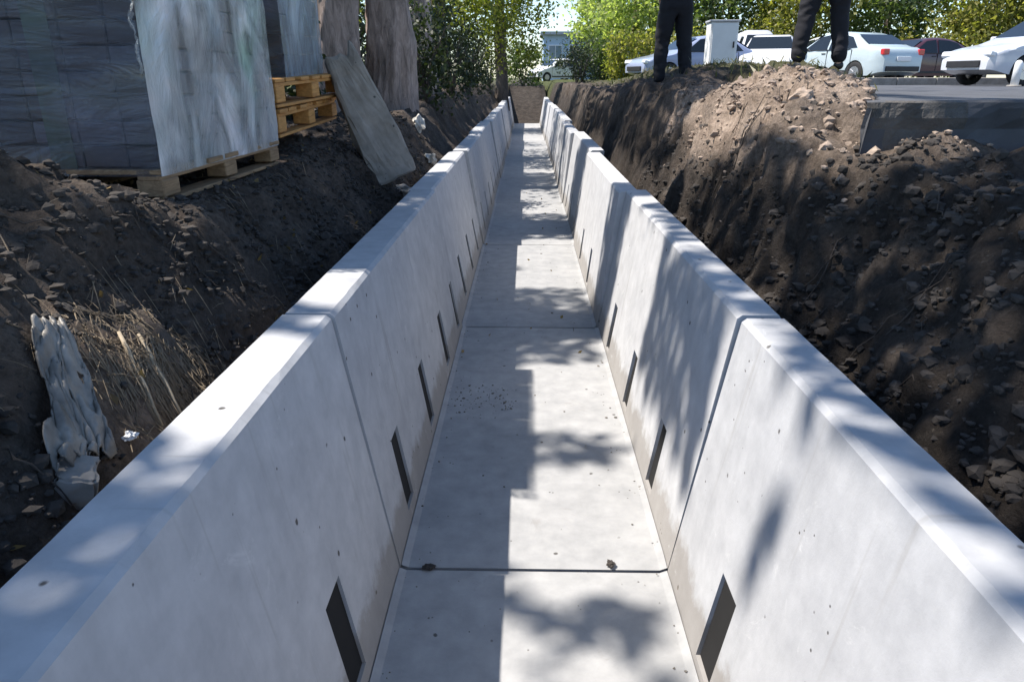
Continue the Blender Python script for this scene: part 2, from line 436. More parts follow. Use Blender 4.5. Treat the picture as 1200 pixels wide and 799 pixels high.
def ground(x, y):
    """height, dryness (pale spoil, with sunlit brightness), grass"""
    dry = 0.0; grass = 0.0
    far = sstep(31.0, 37.0, y)
    if -0.86 < x < 0.90:
        z = -0.14 * (1 - far) + 1.40 * far + (0.05 * fbm(x * 2, y * 2, 0.3) if far > 0 else 0)
        return z, 0.0, 0.0
    if x < 0:
        t = -0.86 - x
        t2 = t + 0.10 * fbm(x * 1.6, y * 1.6, 4.0, 3) * sstep(0.02, 0.2, t)
        z0 = 0.70 + 0.18 * sstep(4, 9, y) + 0.04 * fbm(0.2, y * 2.2, 1.0)
        plate = 1.295 + 0.10 * sstep(5.9, 7.5, y) + 0.15 * sstep(8, 13, y)
        z = z0 + (plate - z0) * sstep(0.0, 0.62, t2)
        z += 0.40 * math.exp(-((x + 1.92) / 0.42) ** 2 - ((y - 2.22) / 0.50) ** 2)      # heap in front of the pack
        z += 0.16 * math.exp(-((x + 1.25) / 0.25) ** 2 - ((y - 1.35) / 0.5) ** 2)
        z += 0.19 * math.exp(-((x + 2.3) / 0.75) ** 2 - ((y - 5.25) / 0.55) ** 2) # under the raised pallets
        amp = 0.085 * sstep(0.0, 0.15, t); rough = 1.0 - 0.85 * (sstep(-1.35, -1.5, x) * sstep(2.6, 2.85, y) * sstep(6.4, 6.0, y))
        if x < -1.45 and 2.75 < y < 6.0: amp *= 0.25
        z += amp * fbm(x * 3.1, y * 3.1, 2.0, 5) + 0.03 * sstep(0, .15, t) * abs(fbm(x * 9, y * 9, 5.0, 3))
        z += rough * sstep(0, .12, t) * (0.075 * fbm(x * 11, y * 11, 7.5, 4) + 0.07 * (0.42 - abs(fbm(x * 4.6, y * 4.6, 17.5, 4)) * 2.0)) - rough * 0.06 * sstep(0, .15, t) * max(0.0, fbm(x * 5 + y * 2, y * 3 - x, 9.5, 3) - .12)
        dry = 0.16 + 0.14 * fbm(x * 2, y * 2, 90, 3) + 0.75 * sstep(0.05, 0.35, fbm(x * 2.3 + y * 1.2, y * 0.9 - x * 0.9, 8.0, 4)) * sstep(-1.15, -1.6, x) * sstep(3.2, 2.4, y)
        dry += 0.6 * math.exp(-((x + 1.07) / 0.16) ** 2 - ((y - 1.85) / 0.25) ** 2)
        grass = sstep(-3.0, -6.0, x) * 0.8 + sstep(26, 34, y) * 0.5
        zf = 1.45 + 0.05 * fbm(x * .5, y * .5, 0, 3)
        k = max(sstep(-4, -8, x), sstep(31, 37, y))
        z = z * (1 - k) + zf * k
    else:
        t = x - 0.90
        t2 = t + 0.16 * fbm(x * 1.4, y * 1.4, 14.0, 4) * sstep(0.02, 0.2, t) + 0.05 * fbm(x * 5, y * 5, 3, 3) * sstep(0.0, 0.15, t)
        z0 = 0.50 + 0.22 * sstep(4, 9, y) + 0.05 * fbm(0.7, y * 2.0, 6.0)
        wd = 0.70 - 0.24 * sstep(2.6, 3.6, y) - 0.10 * sstep(5, 7.0, y)
        lip = 1.40 + 0.09 * sstep(1.6, 2.8, x) + 0.08 * sstep(3.4, 5.0, y) + 0.05 * sstep(6, 9, y)
        s = max(0.0, min(1.0, t2 / wd))
        z = z0 + (lip - z0) * (0.75 * s + 0.25 * s * s * (3 - 2 * s))
        # spoil berm along the trench
        xc = 1.66 + 0.13 * (y - 3.5)
        b = sstep(2.7, 4.3, y + 0.35 * fbm(x * 1.3, y * 1.3, 11)) * sstep(33, 24, y)
        wx = (0.62 + 0.45 * sstep(5.5, 8.0, y)) if x < xc else (0.36 + 0.75 * sstep(5.0, 8.0, y))
        z += b * (0.25 + 0.04 * fbm(x * 1.2, y * 1.2, 17)) * math.exp(-abs((x - xc) / wx) ** 3.0)
        amp = 0.10 * sstep(0.0, 0.15, t)
        onroad = sstep(-0.10, 0.12, x - road_edge(y))
        amp *= (1 - onroad)
        z += amp * fbm(x * 3.3, y * 3.3, 22.0, 5) + 0.045 * (1 - onroad) * sstep(0, .15, t) * (0.5 - abs(fbm(x * 7, y * 7, 25.0, 4)) * 1.6)
        q = 1 - onroad
        z += 0.055 * q * sstep(0, .12, t) * fbm(x * 11, y * 11, 37.5, 3)
        led = fbm(x * 1.1 - y * .5 + z * 2.4, y * 1.3 + x * .4, z * 2.0 + 31, 4)
        z += q * sstep(0.05, .3, t) * (0.07 + 0.12 * b) * (0.5 - 2.2 * abs(led))
        z = z * (1 - onroad) + min(z, (road_z(x, y) - 0.06) if y > 3.44 else lip) * onroad
        dry = b * sstep(1.22, 1.48, z + 0.25 * fbm(x * 1.5, y * 1.5, 77)) * (1 - 0.85 * sstep(5.8, 7.2, y)) * (0.95 + 0.9 * fbm(x * 2, y * 2, 41))  # pale dry spoil, its sunlit stretch brightened through this colour mask
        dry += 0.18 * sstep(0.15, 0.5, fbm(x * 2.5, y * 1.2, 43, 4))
        grass = 0.65 * sstep(4.5, 7.5, y) * sstep(1.6, 2.4, x + 0.4 * fbm(x, y, 50)) * (0.5 + 0.5 * sstep(-0.2, 0.2, fbm(x * 1.5, y * 1.5, 51)))
        grass = max(grass, sstep(19, 23, y) * 0.9 * sstep(1.9, 3.0, x), sstep(31, 36, y) * .9)
    return z, max(0.0, min(1.0, dry)), min(1.0, grass)

def rngs(*segs):
    out = []
    for a, b, st in segs:
        n = max(1, int(round((b - a) / st)))
        out += [a + (b - a) * i / n for i in range(n)]
    out.append(segs[-1][1])
    return out

XS = rngs((-400, -60, 85), (-60, -12, 8), (-12, -4, 1.0), (-4, -2.6, 0.14), (-2.6, -0.875, 0.03), (-0.875, -0.855, 0.02), (-0.855, 0.895, 0.35),
          (0.895, 0.915, 0.02), (0.915, 2.9, 0.028), (2.9, 5.6, 0.12), (5.6, 14, 0.9), (14, 60, 7), (60, 400, 85))
YS = rngs((-40, -4, 9), (-4, 0.4, 0.4), (0.4, 6.4, 0.034), (6.4, 12, 0.09), (12, 34.2, 0.3), (34.2, 60, 3), (60, 500, 60))
nx, ny = len(XS), len(YS)
vs, dr, gr = [], [], []
for y in YS:
    for x in XS:
        z, d, g = ground(x, y)
        vs.append((x, y, z)); dr.append(d); gr.append(g)
fs = [(j * nx + i, j * nx + i + 1, (j + 1) * nx + i + 1, (j + 1) * nx + i) for j in range(ny - 1) for i in range(nx - 1)]
# the cut faces crumble sideways too
def crumble(p):
    x, y, z = p
    if y > 14 or y < 0.3: return p
    k = sstep(.96, 1.06, x) * sstep(1.9, 1.6, x) + .7 * sstep(-.98, -1.08, x) * sstep(-1.5, -1.3, x)
    if k <= 0: return p
    a = mn.noise((x * 5, y * 5, z * 7)) * .035 + mn.noise((x * 13, y * 13, z * 17 + 4)) * .02
    c = mn.noise((x * 5 + 9, y * 5, z * 7)) * .02 + mn.noise((x * 13 + 9, y * 13, z * 17)) * .012
    return (x + a * k, y + c * k, z)
vs = [crumble(p) for p in vs]
me = bpy.data.meshes.new("ground"); me.from_pydata(vs, [], fs)
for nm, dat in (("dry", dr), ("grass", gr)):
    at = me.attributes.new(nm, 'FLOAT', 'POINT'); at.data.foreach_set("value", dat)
me.materials.append(M['soil'])
me.polygons.foreach_set("use_smooth", [True] * len(me.polygons))
tag(link("ground", me), kind="structure")

# road: broken asphalt carriageway on the right, with a real edge
ys = [(3.36, z) for z in (1.30, 1.38, 1.45, 1.52, 1.58, 1.63, 1.67, 1.695)] + [(y, None) for y in [3.372] + rngs((3.42, 7, 0.09), (7, 19.5, 0.4))]
mb = MB(); cols = 90
for y, zf in ys:
    e = road_edge(max(y, 3.37)) + 0.04 * mn.noise((y * 14, 2, 2))
    xsr = [e] + [e + 0.02] + [e + (40 - e) * ((k + 1) / (cols - 2)) ** 3.0 for k in range(cols - 2)]
    for k, x in enumerate(xsr):
        z = road_z(x, y) + 0.006 * mn.noise((x * 1.1, y * 1.1, 0)) - (0.28 if k == 0 else 0.0)
        if zf is not None: z = min(zf, z)
        yy_ = y
        if y < 3.40:
            yy_ += 0.045 * mn.noise((x * 3.1, z * 3, 1)) + 0.022 * mn.noise((x * 10, 3, z * 9)) + 0.010 * mn.noise((x * 31, 8, z * 28)) + (.02 if z < 1.62 else 0)
        mb.v.append((x, yy_, z))
for j in range(len(ys) - 1):
    for i in range(cols - 1):
        a = j * cols + i; mb.f.append((a, a + 1, a + cols + 1, a + cols))
rd = tag(mb.build("road", M['asphalt'], smooth=False), kind="structure")
rd.data.materials.append(M['cut'])
for p in rd.data.polygons:
    if p.center.y < 3.371: p.material_index = 1
# kerb between the road and the car park
mb = MB()
k = 0
for x0 in np.arange(5.5, 30, 1.0):
    mb.box((x0 + 0.5, 19.6, road_z(0, 19) + 0.06), (0.985, 0.16, 0.24), ch=0.012)
tag(mb.build("kerb", M['oldconc']), kind="structure")
mb = MB(); mb.v = [(2.9, 19.7, 1.60), (60, 19.7, 1.60), (60, 34, 1.62), (4.2, 34, 1.62)]; mb.f = [(0, 1, 2, 3)]
tag(mb.build("car_park_surface", m_simple("pale_asphalt", (0.13, 0.125, 0.12), 0.9, var=0.2, scale=1.5, bmp=0.3)), kind="structure")

def gz(x, y): return ground(x, y)[0]

# ------------------------------------------------------------------ concrete channel sections
def side_wall(y0, y1, side, slots, zs, off=(0, 0)):
    """side -1 left, +1 right; slots = y centres, zs = (z0, z1) of the slots"""
    xb, xt, xo = (FL, TL, OL) if side < 0 else (FR, TR, OR_)
    za, zb = zs
    zl = [-0.13, 0.0, za, zb, 0.62, 0.86, ZT - 0.014]
    ye = {round(y0, 4), round(y1, 4)}
    sl_rng = []
    for c, wd in slots:
        ye |= {round(c - wd / 2, 4), round(c + wd / 2, 4)}; sl_rng.append((c - wd / 2, c + wd / 2))
    n = int((y1 - y0) / 0.06)
    for i in range(1, n):
        y = y0 + (y1 - y0) * i / n
        if all(not (a - 0.02 < y < b + 0.02) for a, b in sl_rng) and y1 - y > 0.03 and y - y0 > 0.03: ye.add(round(y, 4))
    ye = sorted(ye)
    def xin(z):
        return xb + (xt - xb) * max(0.0, z) / ZT
    mb = MB(); nr = 2 * len(zl) + 2
    sg = side
    for y in ye:
        endf = min(1.0, min(y - y0, y1 - y) / 0.02)
        ring = []
        for z in zl:
            d = 0.0016 * mn.noise((z * 3, y * 3, 7.0 + side))
            ring.append((xin(z) + d, y, z))
        j1 = 0.005 * mn.noise((y * 11, 5.0, side)) + 0.004 * mn.noise((y * 37, 1.0, side)) + 0.03 * max(0.0, mn.noise((y * 6.1, 15.0, side)) - .42); j2 = 0.003 * mn.noise((y * 13, 9.0, side))
        ring.append((xin(ZT) + sg * (0.013 + abs(j1)), y, ZT + 0.0015 * mn.noise((y * 8, 2, side))))
        ring.append((xo - sg * (0.012 + abs(j2)), y, ZT + 0.0015 * mn.noise((y * 8, 6, side))))
        for z in reversed(zl): ring.append((xo - (xt - xin(z)) + 0.002 * mn.noise((z * 4, y * 4, 3)), y, z))
        mb.v += ring
    L = len(zl)
    iin = lambda j, q: j * nr + q
    iout = lambda j, q: j * nr + (nr - 1 - q)
    for j in range(len(ye) - 1):
        ym = (ye[j] + ye[j + 1]) / 2
        hole = any(a < ym < b for a, b in sl_rng)
        for q in range(nr):
            q2 = (q + 1) % nr
            if hole and (q == 2 or q == nr - 1 - 3): continue
            mb.f.append((j * nr + q, j * nr + q2, (j + 1) * nr + q2, (j + 1) * nr + q))
        if hole:
            mb.f.append((iin(j, 2), iout(j, 2), iout(j + 1, 2), iin(j + 1, 2)))
            mb.f.append((iin(j, 3), iin(j + 1, 3), iout(j + 1, 3), iout(j, 3)))
            mb.f.append((iin(j, 2), iin(j, 3), iout(j, 3), iout(j, 2)))
            mb.f.append((iin(j + 1, 2), iout(j + 1, 2), iout(j + 1, 3), iin(j + 1, 3)))
    mb.v = [(p[0] + off[0] * (max(0, p[2]) / ZT), p[1], p[2] + (off[1] if p[2] > .5 else 0)) for p in mb.v]
    mb.f.append(tuple(range(nr))); mb.f.append(tuple((len(ye) - 1) * nr + k for k in range(nr))[::-1])
    return mb

RS = [(-0.1, .11), (0.85, .11), (1.75, .13), (2.83, .12), (3.68, .12), (4.58, .115), (6.25, .11), (7.15, .11)]
LS = [(0.0, .11), (0.80, .11), (1.665, .125), (2.65, .12), (3.42, .12), (4.26, .13), (4.97, .11), (5.80, .11), (6.65, .11), (7.45, .11)]
for s0 in SEAMS[3:-1]:
    for dlt in (0.55, 1.43, 2.3): RS.append((s0 + dlt, .11)); LS.append((s0 + dlt - 0.05, .11))
RS = [(c, wd * 1.12) for c, wd in RS]; LS = [(c, wd * 1.18) for c, wd in LS]
which = ["first concrete channel section, nearest the camera, cut off by the bottom of the picture",
         "second concrete channel section, just past the wide open joint across the floor",
         "third concrete channel section, beside the stacked pallets and orange wood",
         "fourth concrete channel section, crossed by a sunny floor patch and a dark band",
         "fifth concrete channel section along the trench, past the dark shadow band",
         "sixth concrete channel section along the trench, small in the distance",
         "seventh concrete channel section along the trench, counted from the near end",
         "eighth concrete channel section along the trench, counted from the near end",
         "ninth concrete channel section along the trench, third from the far end",
         "tenth concrete channel section along the trench, next to last",
         "last and farthest concrete channel section, at the far end of the trench"]
dx = [0.0, 0.004, -0.006, 0.010, -0.004, 0.012, 0.0, 0.02, 0.0, -0.02, -0.01]
WO = [((0, 0), (0, 0)), ((.006, .004), (-.016, .006)), ((-.010, -.004), (-.055, -.010)), ((.012, .006), (-.030, .012)), ((-.008, .0), (-.070, -.008)), ((.01, 0), (-.035, .01))] + [((random.uniform(-.02, .02), random.uniform(-.01, .01)), (random.uniform(-.03, .03), random.uniform(-.012, .012))) for _ in range(8)]
for i in range(len(SEAMS) - 1):
    a, b = SEAMS[i] + 0.006, SEAMS[i + 1] - 0.006
    if i == 0: b -= 0.004
    root = empty("concrete_channel_section", (dx[i], 0, 0.0), 0, which[i], "channel section", "concrete channel sections laid in a row")
    side_wall(a - .003, b + .003 + (.004 if i == 0 else 0), -1, [q for q in LS if a < q[0] < b], (0.065, 0.40), WO[i][0]).build("side_wall", M['wall'], root)
    side_wall(a, b, 1, [q for q in RS if a < q[0] < b], (0.035, 0.36), WO[i][1]).build("side_wall", M['wall'], root)
    for sd, SL, z0, z1 in ((-1, LS, .065, .40), (1, RS, .035, .36)):
        for c, wd in SL:
            if not a < c < b: continue
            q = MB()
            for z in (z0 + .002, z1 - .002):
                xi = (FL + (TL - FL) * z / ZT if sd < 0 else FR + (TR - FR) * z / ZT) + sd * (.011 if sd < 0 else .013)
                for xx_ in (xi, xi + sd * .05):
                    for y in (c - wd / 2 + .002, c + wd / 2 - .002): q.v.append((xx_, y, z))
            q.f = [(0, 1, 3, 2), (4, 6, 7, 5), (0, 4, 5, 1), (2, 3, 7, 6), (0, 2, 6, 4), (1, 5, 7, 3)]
            q.build("slot_shade_block", M['slot'], root)  # near-black block painting in the darkness of the open slot
    mb = MB(); yy = rngs((a, b, 0.07)); xx = [FL + 0.002, FL + 0.03, -0.3, -0.1, 0.05, 0.25, 0.4, FR - 0.03, FR - 0.002]
    for y in yy:
        for q, x in enumerate(xx):
            mb.v.append((x, y, 0.002 * mn.noise((x * 3, y * 3, 0)) + (0.012 if q in (0, len(xx) - 1) else 0) - (0.006 if y in (a, b) else 0)))
    nxx = len(xx)
    for j in range(len(yy) - 1):
        for q in range(nxx - 1):
            p = j * nxx + q; mb.f.append((p, p + 1, p + nxx + 1, p + nxx))
    base = len(mb.v)
    o = mb.f
    mb.box(((FL + FR) / 2, (a + b) / 2, -0.07), (FR - FL - 0.004, b - a - 0.002, 0.118))
    mb.build("floor_slab", M['floor'], root)

# ------------------------------------------------------------------ leaves and trees
def leaf_mesh(name, pts, size, m, droop=0.35, aspect=0.55):
    """pts (n,3); every leaf a folded four-point blade"""
    n = len(pts)
    pts = np.asarray(pts, float)
    a = rng.normal(size=(n, 3)); a[:, 2] -= droop; a /= np.linalg.norm(a, axis=1)[:, None]
    r = rng.normal(size=(n, 3)); b = np.cross(a, r); b /= np.linalg.norm(b, axis=1)[:, None]
    s = size * rng.uniform(0.65, 1.3, (n, 1))
    c = np.cross(a, b)
    v = np.empty((n, 4, 3))
    v[:, 0] = pts - a * s * 0.5
    v[:, 1] = pts + b * s * aspect * 0.5 + c * s * 0.08
    v[:, 2] = pts + a * s * 0.5
    v[:, 3] = pts - b * s * aspect * 0.5 + c * s * 0.08
    me = bpy.data.meshes.new(name)
    me.vertices.add(n * 4); me.vertices.foreach_set("co", v.ravel())
    me.loops.add(n * 4); me.loops.foreach_set("vertex_index", np.arange(n * 4, dtype=np.int32))
    me.polygons.add(n); me.polygons.foreach_set("loop_start", np.arange(0, n * 4, 4, dtype=np.int32))
    me.polygons.foreach_set("loop_total", np.full(n, 4, dtype=np.int32))
    me.materials.append(m)
    me.update(calc_edges=True)
    return me

def clumps(center, radii, nclump, per, spread, gap=0.0):
    """leaf points in clumps through an uneven ellipsoid"""
    out = []
    k = 0
    while k < nclump:
        p = rng.uniform(-1, 1, 3); d = np.linalg.norm(p)
        if d > 1 or d < 0.25: continue
        q = np.array(center) + p * np.array(radii)
        if mn.noise(Vector(q * 0.9)) < gap - 0.15 * (d < .6): 
            k += 0.25; continue
        out.append(q + rng.normal(size=(per, 3)) * spread)
        k += 1
    return np.concatenate(out) if out else np.zeros((1, 3))

def trunk_mb(base, top, r0, r1, limbs, seed=0.0, flare=1.35, n=14, K=14):
    mb = MB(); b = Vector(base); t = Vector(top)
    P = []; R = []
    for i in range(K + 1):
        s = i / K
        p = b.lerp(t, s) + Vector((0.10 * mn.noise((s * 3, seed, 0)), 0.10 * mn.noise((s * 3, seed, 5)), 0)) * (s > 0)
        P.append(p); R.append((r0 + (r1 - r0) * s) * (1 + (flare - 1) * math.exp(-s * 8)))
    mb.tube(P, R, n, True, 0.28, seed)
    lm = MB()
    for (s, end, r) in limbs:
        st = P[int(s * K)]
        e = Vector(end); mid = st.lerp(e, 0.5) + Vector((0, 0, 0.25))
        lm.tube([st, st.lerp(mid, .6), mid, mid.lerp(e, 0.5) + Vector((0.05, 0.1, 0.05)), e], [r, r * .85, r * .7, r * .45, r * .15], 7, True, 0.2, seed)
    return mb, lm

# what the sun reaches, in the sun's own plan (u across the trench, v along it): the unseen crowns keep
# gaps set here and close up elsewhere, leaves placed for the shade they cast
SK = -SUN.x / SUN.z; SV = SUN.y / SUN.z
def shade_want(u, v):
    nz = fbm(u * 1.7, v * 1.7, 60, 3)
    n2 = fbm(u * 5, v * 2.2, 63, 3)
    # channel floor and walls
    if -0.02 <= u < 1.62:
        j = 0.05 * n2
        if v < 1.25 and u < 0.57: return 1.0
        if u < 0.57:
            if v < 1.86: return 1.0 if n2 > -0.10 else 0.0
            if v < 2.16 + j: return 1.0 if n2 > -0.35 else 0.0
            if v < 3.02 + j: return 1.0 if (n2 > 0.30 and u > .25) else 0.0
            if v < 3.48 + j: return 1.0 if n2 > -0.4 else 0.0
            if v < 4.38: return 1.0 if n2 > 0.26 else 0.0
            if v < 6.28: return 1.0
            if v < 8.28: return 0.0
            if v < 10.05: return 1.0
            if v < 12.4: return 1.0 if n2 > 0.3 else 0.0
            if v < 14.6: return 1.0
            return 1.0 if n2 > 0.1 else 0.0
        if u > 1.30:
            if v < 4.6: return 1.0 if nz > -0.25 else 0.0
            if 4.75 < v < 5.7 or 8.3 < v < 9.6: return 1.0
            return 0.0
        if v < 2.27:
            strip = abs(v - 1.62 - 0.1 * n2) < 0.085 and u > 0.86
            return 1.0 if strip or (u > .95 and v < 1.1 and n2 > 0.16) or n2 > 0.38 else 0.0
        if v < 3.62 + 2 * j: return 1.0 if u > 0.74 + 0.12 * n2 else 0.0
        if v < 4.78: return 0.0
        if v < 5.66: return 1.0
        if v < 8.28: return 0.0
        if v < 9.9: return 1.0
        return 0.0 if v < 12.4 else (1.0 if n2 > 0 else 0.0)
    if -0.32 < u < -0.02:                      # coping of the left wall
        for a, b in ((1.42, 1.98), (2.42, 2.98), (6.2, 6.8), (7.2, 8.2), (10.2, 12)):
            if a < v < b: return 1.0 if n2 > 0.33 else 0.0
        return 1.0
    if u <= -0.30:                             # left bank
        if v > 12: return 1.0 if nz > -0.1 else 0.0
        if -1.5 < u < -0.55 and 1.5 < v < 2.75: return 1.0 if fbm(u * 2.0 + v * 2.0, (v - u) * .9, 66, 3) < -0.02 else 0.0
        if -1.5 < u < 0 and 8.2 < v < 9.8: return 1.0 if nz > 0.15 else 0.0
        if -0.75 < u < -0.3 and 1.55 < v < 2.1: return 1.0 if n2 > 0.02 else 0.0
        return 1.0 if nz > -0.45 else 0.0
    # right bank and berm
    e = 0.25 * nz
    if 3.05 + e < v < 5.75 + e and 2.22 - 0.65 * sstep(4.1, 5.0, v) + .1 * n2 < u < 2.8 + 0.16 * (v - 3.5): return 1.0 if n2 > 0.24 else 0.0
    if v < 3.2 and u < 5.2: return 1.0
    if u > 3.4 and v > 3.6: return 1.0 if nz > .25 else 0.0
    if v > 11.5: return 1.0 if nz > 0.05 else 0.0
    return 1.0 if nz > -0.52 else 0.0

trees = [  # name, x, y, trunk r, bark, label
    ("broadleaf_tree", -2.27, 8.95, 0.30, 'bark', "tall tree with pinkish grey bark, just behind the stacked orange pallets"),
    ("broadleaf_tree", -1.70, 9.35, 0.25, 'bark', "tall grey barked tree close beside the pinkish trunk behind the leaning slab"),
    ("broadleaf_tree", -3.50, 5.30, 0.42, 'bark_dark', "thick trunked tree added unseen behind the wrapped packs, its crown shading the trench"),  # unseen trunk added for the dark band across the channel floor
    ("broadleaf_tree", -5.6, 1.0, 0.30, 'bark_dark', "leafy tree beside the heap of dark soil, its crown shading the near channel"),
    ("broadleaf_tree", -6.8, 4.6, 0.32, 'bark_dark', "leafy tree well back from the trench behind the wrapped packs"),
    ("broadleaf_tree", -6.2, 9.6, 0.30, 'bark_dark', "leafy tree well back from the trench behind the two pale trunks"),
]
crown_pts = [[] for _ in trees]
step = 0.085
uu = np.arange(-4.2, 9.6, step); vv = np.arange(-1.0, 15.5, step)
for u in uu:
    sparse = u > 4.2
    for v in vv:
        if sparse and v > 12.3: continue
        if u < -2.2 and random.random() < 0.5: continue
        uj, vj = u + random.uniform(0, step), v + random.uniform(0, step)
        s = min(shade_want(uj, vj), shade_want(uj + .055, vj), shade_want(uj - .055, vj), shade_want(uj, vj + .06), shade_want(uj, vj - .06))
        if s <= 0: continue
        for k in range(3 if sparse else (6 if .74 < u < 1.3 and 2.3 < v < 3.7 else 4 if u > 1.55 and v < 3.2 else 5 if -.3 < u < 0 else 3)):
            if s < 1 and random.random() > s: continue
            z = random.uniform(6.8, 11.5)
            x = uj - SK * z; y = vj + SV * z
            if x > 5.5 + 0.0 * z: pass
            best = min(range(len(trees)), key=lambda q: (x - trees[q][1]) ** 2 + (y - trees[q][2]) ** 2)
            crown_pts[best].append((x, y, z))
for (nm, x, y, r, bk, lab), pts in zip(trees, crown_pts):
    b = gz(x, y) if not (x > road_edge(y)) else road_z(x, y)
    root = empty(nm, (x, y, b), 0, lab, "tree", "trees along the trench")
    P = np.array(pts) if pts else np.zeros((1, 3))
    limbs = []
    if len(pts) > 10:
        tries = 0
        while len(limbs) < 9 and tries < 400:
            tries += 1
            e = P[rng.integers(len(P))]; f0 = random.uniform(0.5, 0.98)
            st = Vector((x, y, b + 7.3 * f0)); en = Vector(e)
            if (en - st).length > 5.5: continue
            ok = True
            for k in range(1, 8):
                c = st.lerp(en, k / 7)
                for o1 in (-.08, .08):
                    if shade_want(c.x + SK * c.z + o1, c.y - SV * c.z) < 1: ok = False
            if ok: limbs.append((f0, (e[0] - x, e[1] - y, e[2] - b), r * random.uniform(0.18, 0.3)))
    tm, lm = trunk_mb((0, 0, -0.25), (0.15, 0.1, 7.3), r, r * 0.5, limbs, seed=x * 3.7, n=44, K=60)
    tm.build("trunk", M[bk], root, True)
    if lm.v: lm.build("limb", M[bk], root, True)
    P = P - np.array([x, y, b])
    o = link("crown", leaf_mesh("crown", P, 0.185, M['leaf_shade']), root)

def tree(x, y, h, r, cz, rad, label, leaf, bark, ncl, per, spread, lsz, group, gap=-0.05, name="broadleaf_tree", zb=None):
    b = zb if zb is not None else gz(x, y)
    root = empty(name, (x, y, b), 0, label, "tree", group)
    limbs = [(random.uniform(.45, .95), (random.uniform(-.7, .7) * rad[0], random.uniform(-.7, .7) * rad[1], cz + random.uniform(-.5, .6) * rad[2]), r * .35) for _ in range(7)]
    tm, lm = trunk_mb((0, 0, -0.2), (random.uniform(-.2, .2), 0.1, h), r, r * .5, limbs, seed=x + y)
    tm.build("trunk", M[bark], root, True); lm.build("limb", M[bark], root, True)
    link("crown", leaf_mesh("crown", clumps((0, 0, cz), rad, ncl, per, spread, gap), lsz, M[leaf]), root)
    return root

tree(-1.75, 12.6, 5.0, 0.24, 5.2, (2.2, 2.2, 2.0), "slim brown tree trunk standing in the dark undergrowth left of the trench", 'leaf_shade', 'bark', 130, 24, .22, .14, "trees along the trench")
tree(-2.0, 17.5, 4.5, 0.2, 3.2, (2.0, 2.2, 2.3), "olive green tree with low hanging leaves over the far end of the trench", 'leaf_olive', 'bark_dark', 240, 30, .22, .13, "trees along the trench")
tree(-0.9, 26.5, 5.0, 0.22, 3.5, (1.75, 2.0, 2.6), "small olive green tree with a dark stem beyond the end of the trench", 'leaf_olive', 'bark_dark', 330, 30, .22, .13, "trees along the trench")
lab = {0: "pale green tree against the white sky above the far end of the trench", }
bgtrees = [
    (5.0, 50, 7, 5.4, (2.3, 2, 2.4), 'leaf_backlit', "pale backlit green tree rising behind the pale blue building"),
    (5.6, 40, 7, 5.0, (2.2, 2.2, 3.0), 'leaf_backlit', "yellow green tree just left of the standing figure nearest the trench"),
    (9.0, 38, 7, 5.0, (2.6, 2.2, 3.2), 'leaf_mid', "dark green tree behind the white cabinet"),
    (13.0, 37, 7, 5.2, (2.6, 2.2, 3.0), 'leaf_bright', "bright yellow tree above the white car by the cabinet"),
    (17.5, 38, 7, 5.0, (2.7, 2.2, 3.1), 'leaf_mid', "mid green tree behind the pale grey green saloon"),
    (21.3, 36, 7, 5.0, (2.4, 2.2, 3.2), 'leaf_bright', "yellow green tree behind the dark red car"),
    (25.0, 37, 7, 5.2, (2.6, 2.2, 3.3), 'leaf_mid', "deep green tree behind the silver saloon car"),
    (29.0, 38, 7, 5.0, (3.0, 2.2, 3.2), 'leaf_bright', "yellow green tree at the end of the row beyond the silver saloon"),
    (-6.5, 40, 8, 6.0, (4.0, 3, 4.0), 'leaf_olive', "large olive tree far beyond the trench behind the undergrowth"),
]
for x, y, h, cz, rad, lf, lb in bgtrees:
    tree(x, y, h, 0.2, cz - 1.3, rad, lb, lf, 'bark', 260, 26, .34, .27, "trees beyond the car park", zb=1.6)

def shrub(x, y, rad, leaf, label, ncl=60, per=26, sp=.12, lsz=.085, cat="shrub", zb=None, group="undergrowth shrubs left of the trench"):
    b = zb if zb is not None else gz(x, y)
    root = empty("shrub", (x, y, b), 0, label, cat, group)
    mb = MB()
    for k in range(7):
        t = k * 0.9; e = (math.cos(t) * rad[0] * .7, math.sin(t) * rad[1] * .7, rad[2] * random.uniform(.9, 1.5))
        mb.tube([(0, 0, -.1), (e[0] * .3, e[1] * .3, e[2] * .5), e], [.022, .015, .005], 5)
    mb.build("stem", M['bark_dark'], root)
    link("foliage", leaf_mesh("foliage", clumps((0, 0, rad[2] * .85), rad, ncl, per, sp, -.1), lsz, M[leaf]), root)
shrub(-2.55, 7.6, (.5, .5, .7), 'leaf_dark', "dark shrub between the leaning slab and the pinkish tree trunk")
shrub(-1.45, 10.8, (.45, .6, .7), 'leaf_dark', "dark leafy shrub on the bank below the slim brown trunk")
shrub(-1.35, 13.6, (.45, .7, .85), 'leaf_dark', "dark tall shrub past the slim brown trunk beside the trench")
shrub(-2.6, 11.0, (.8, .8, .9), 'leaf_dark', "wide dark shrub behind the two pale tree trunks")
shrub(-1.3, 16.8, (.5, .8, .8), 'leaf_dark', "dark shrub under the olive green tree near the trench end")
shrub(-2.7, 15.0, (1.0, 1.0, 1.3), 'leaf_dark', "tall dark bush under the low olive leaves")
shrub(-1.45, 21.0, (.55, .9, .9), 'leaf_dark', "dark shrub on the left bank near the far end of the channel")
shrub(-1.35, 27.0, (.7, 1.0, 1.1), 'leaf_dark', "dark shrub on the left bank at the last channel section")
g2 = "dark shrubs right of the trench end"
shrub(1.95, 26.5, (.6, 1.0, .75), 'leaf_dark', "dark low shrub on the right bank before the last channel section", group=g2)
shrub(2.1, 31.5, (.9, 1.0, 1.0), 'leaf_dark', "dark shrub on the right bank just past the last channel section", group=g2)
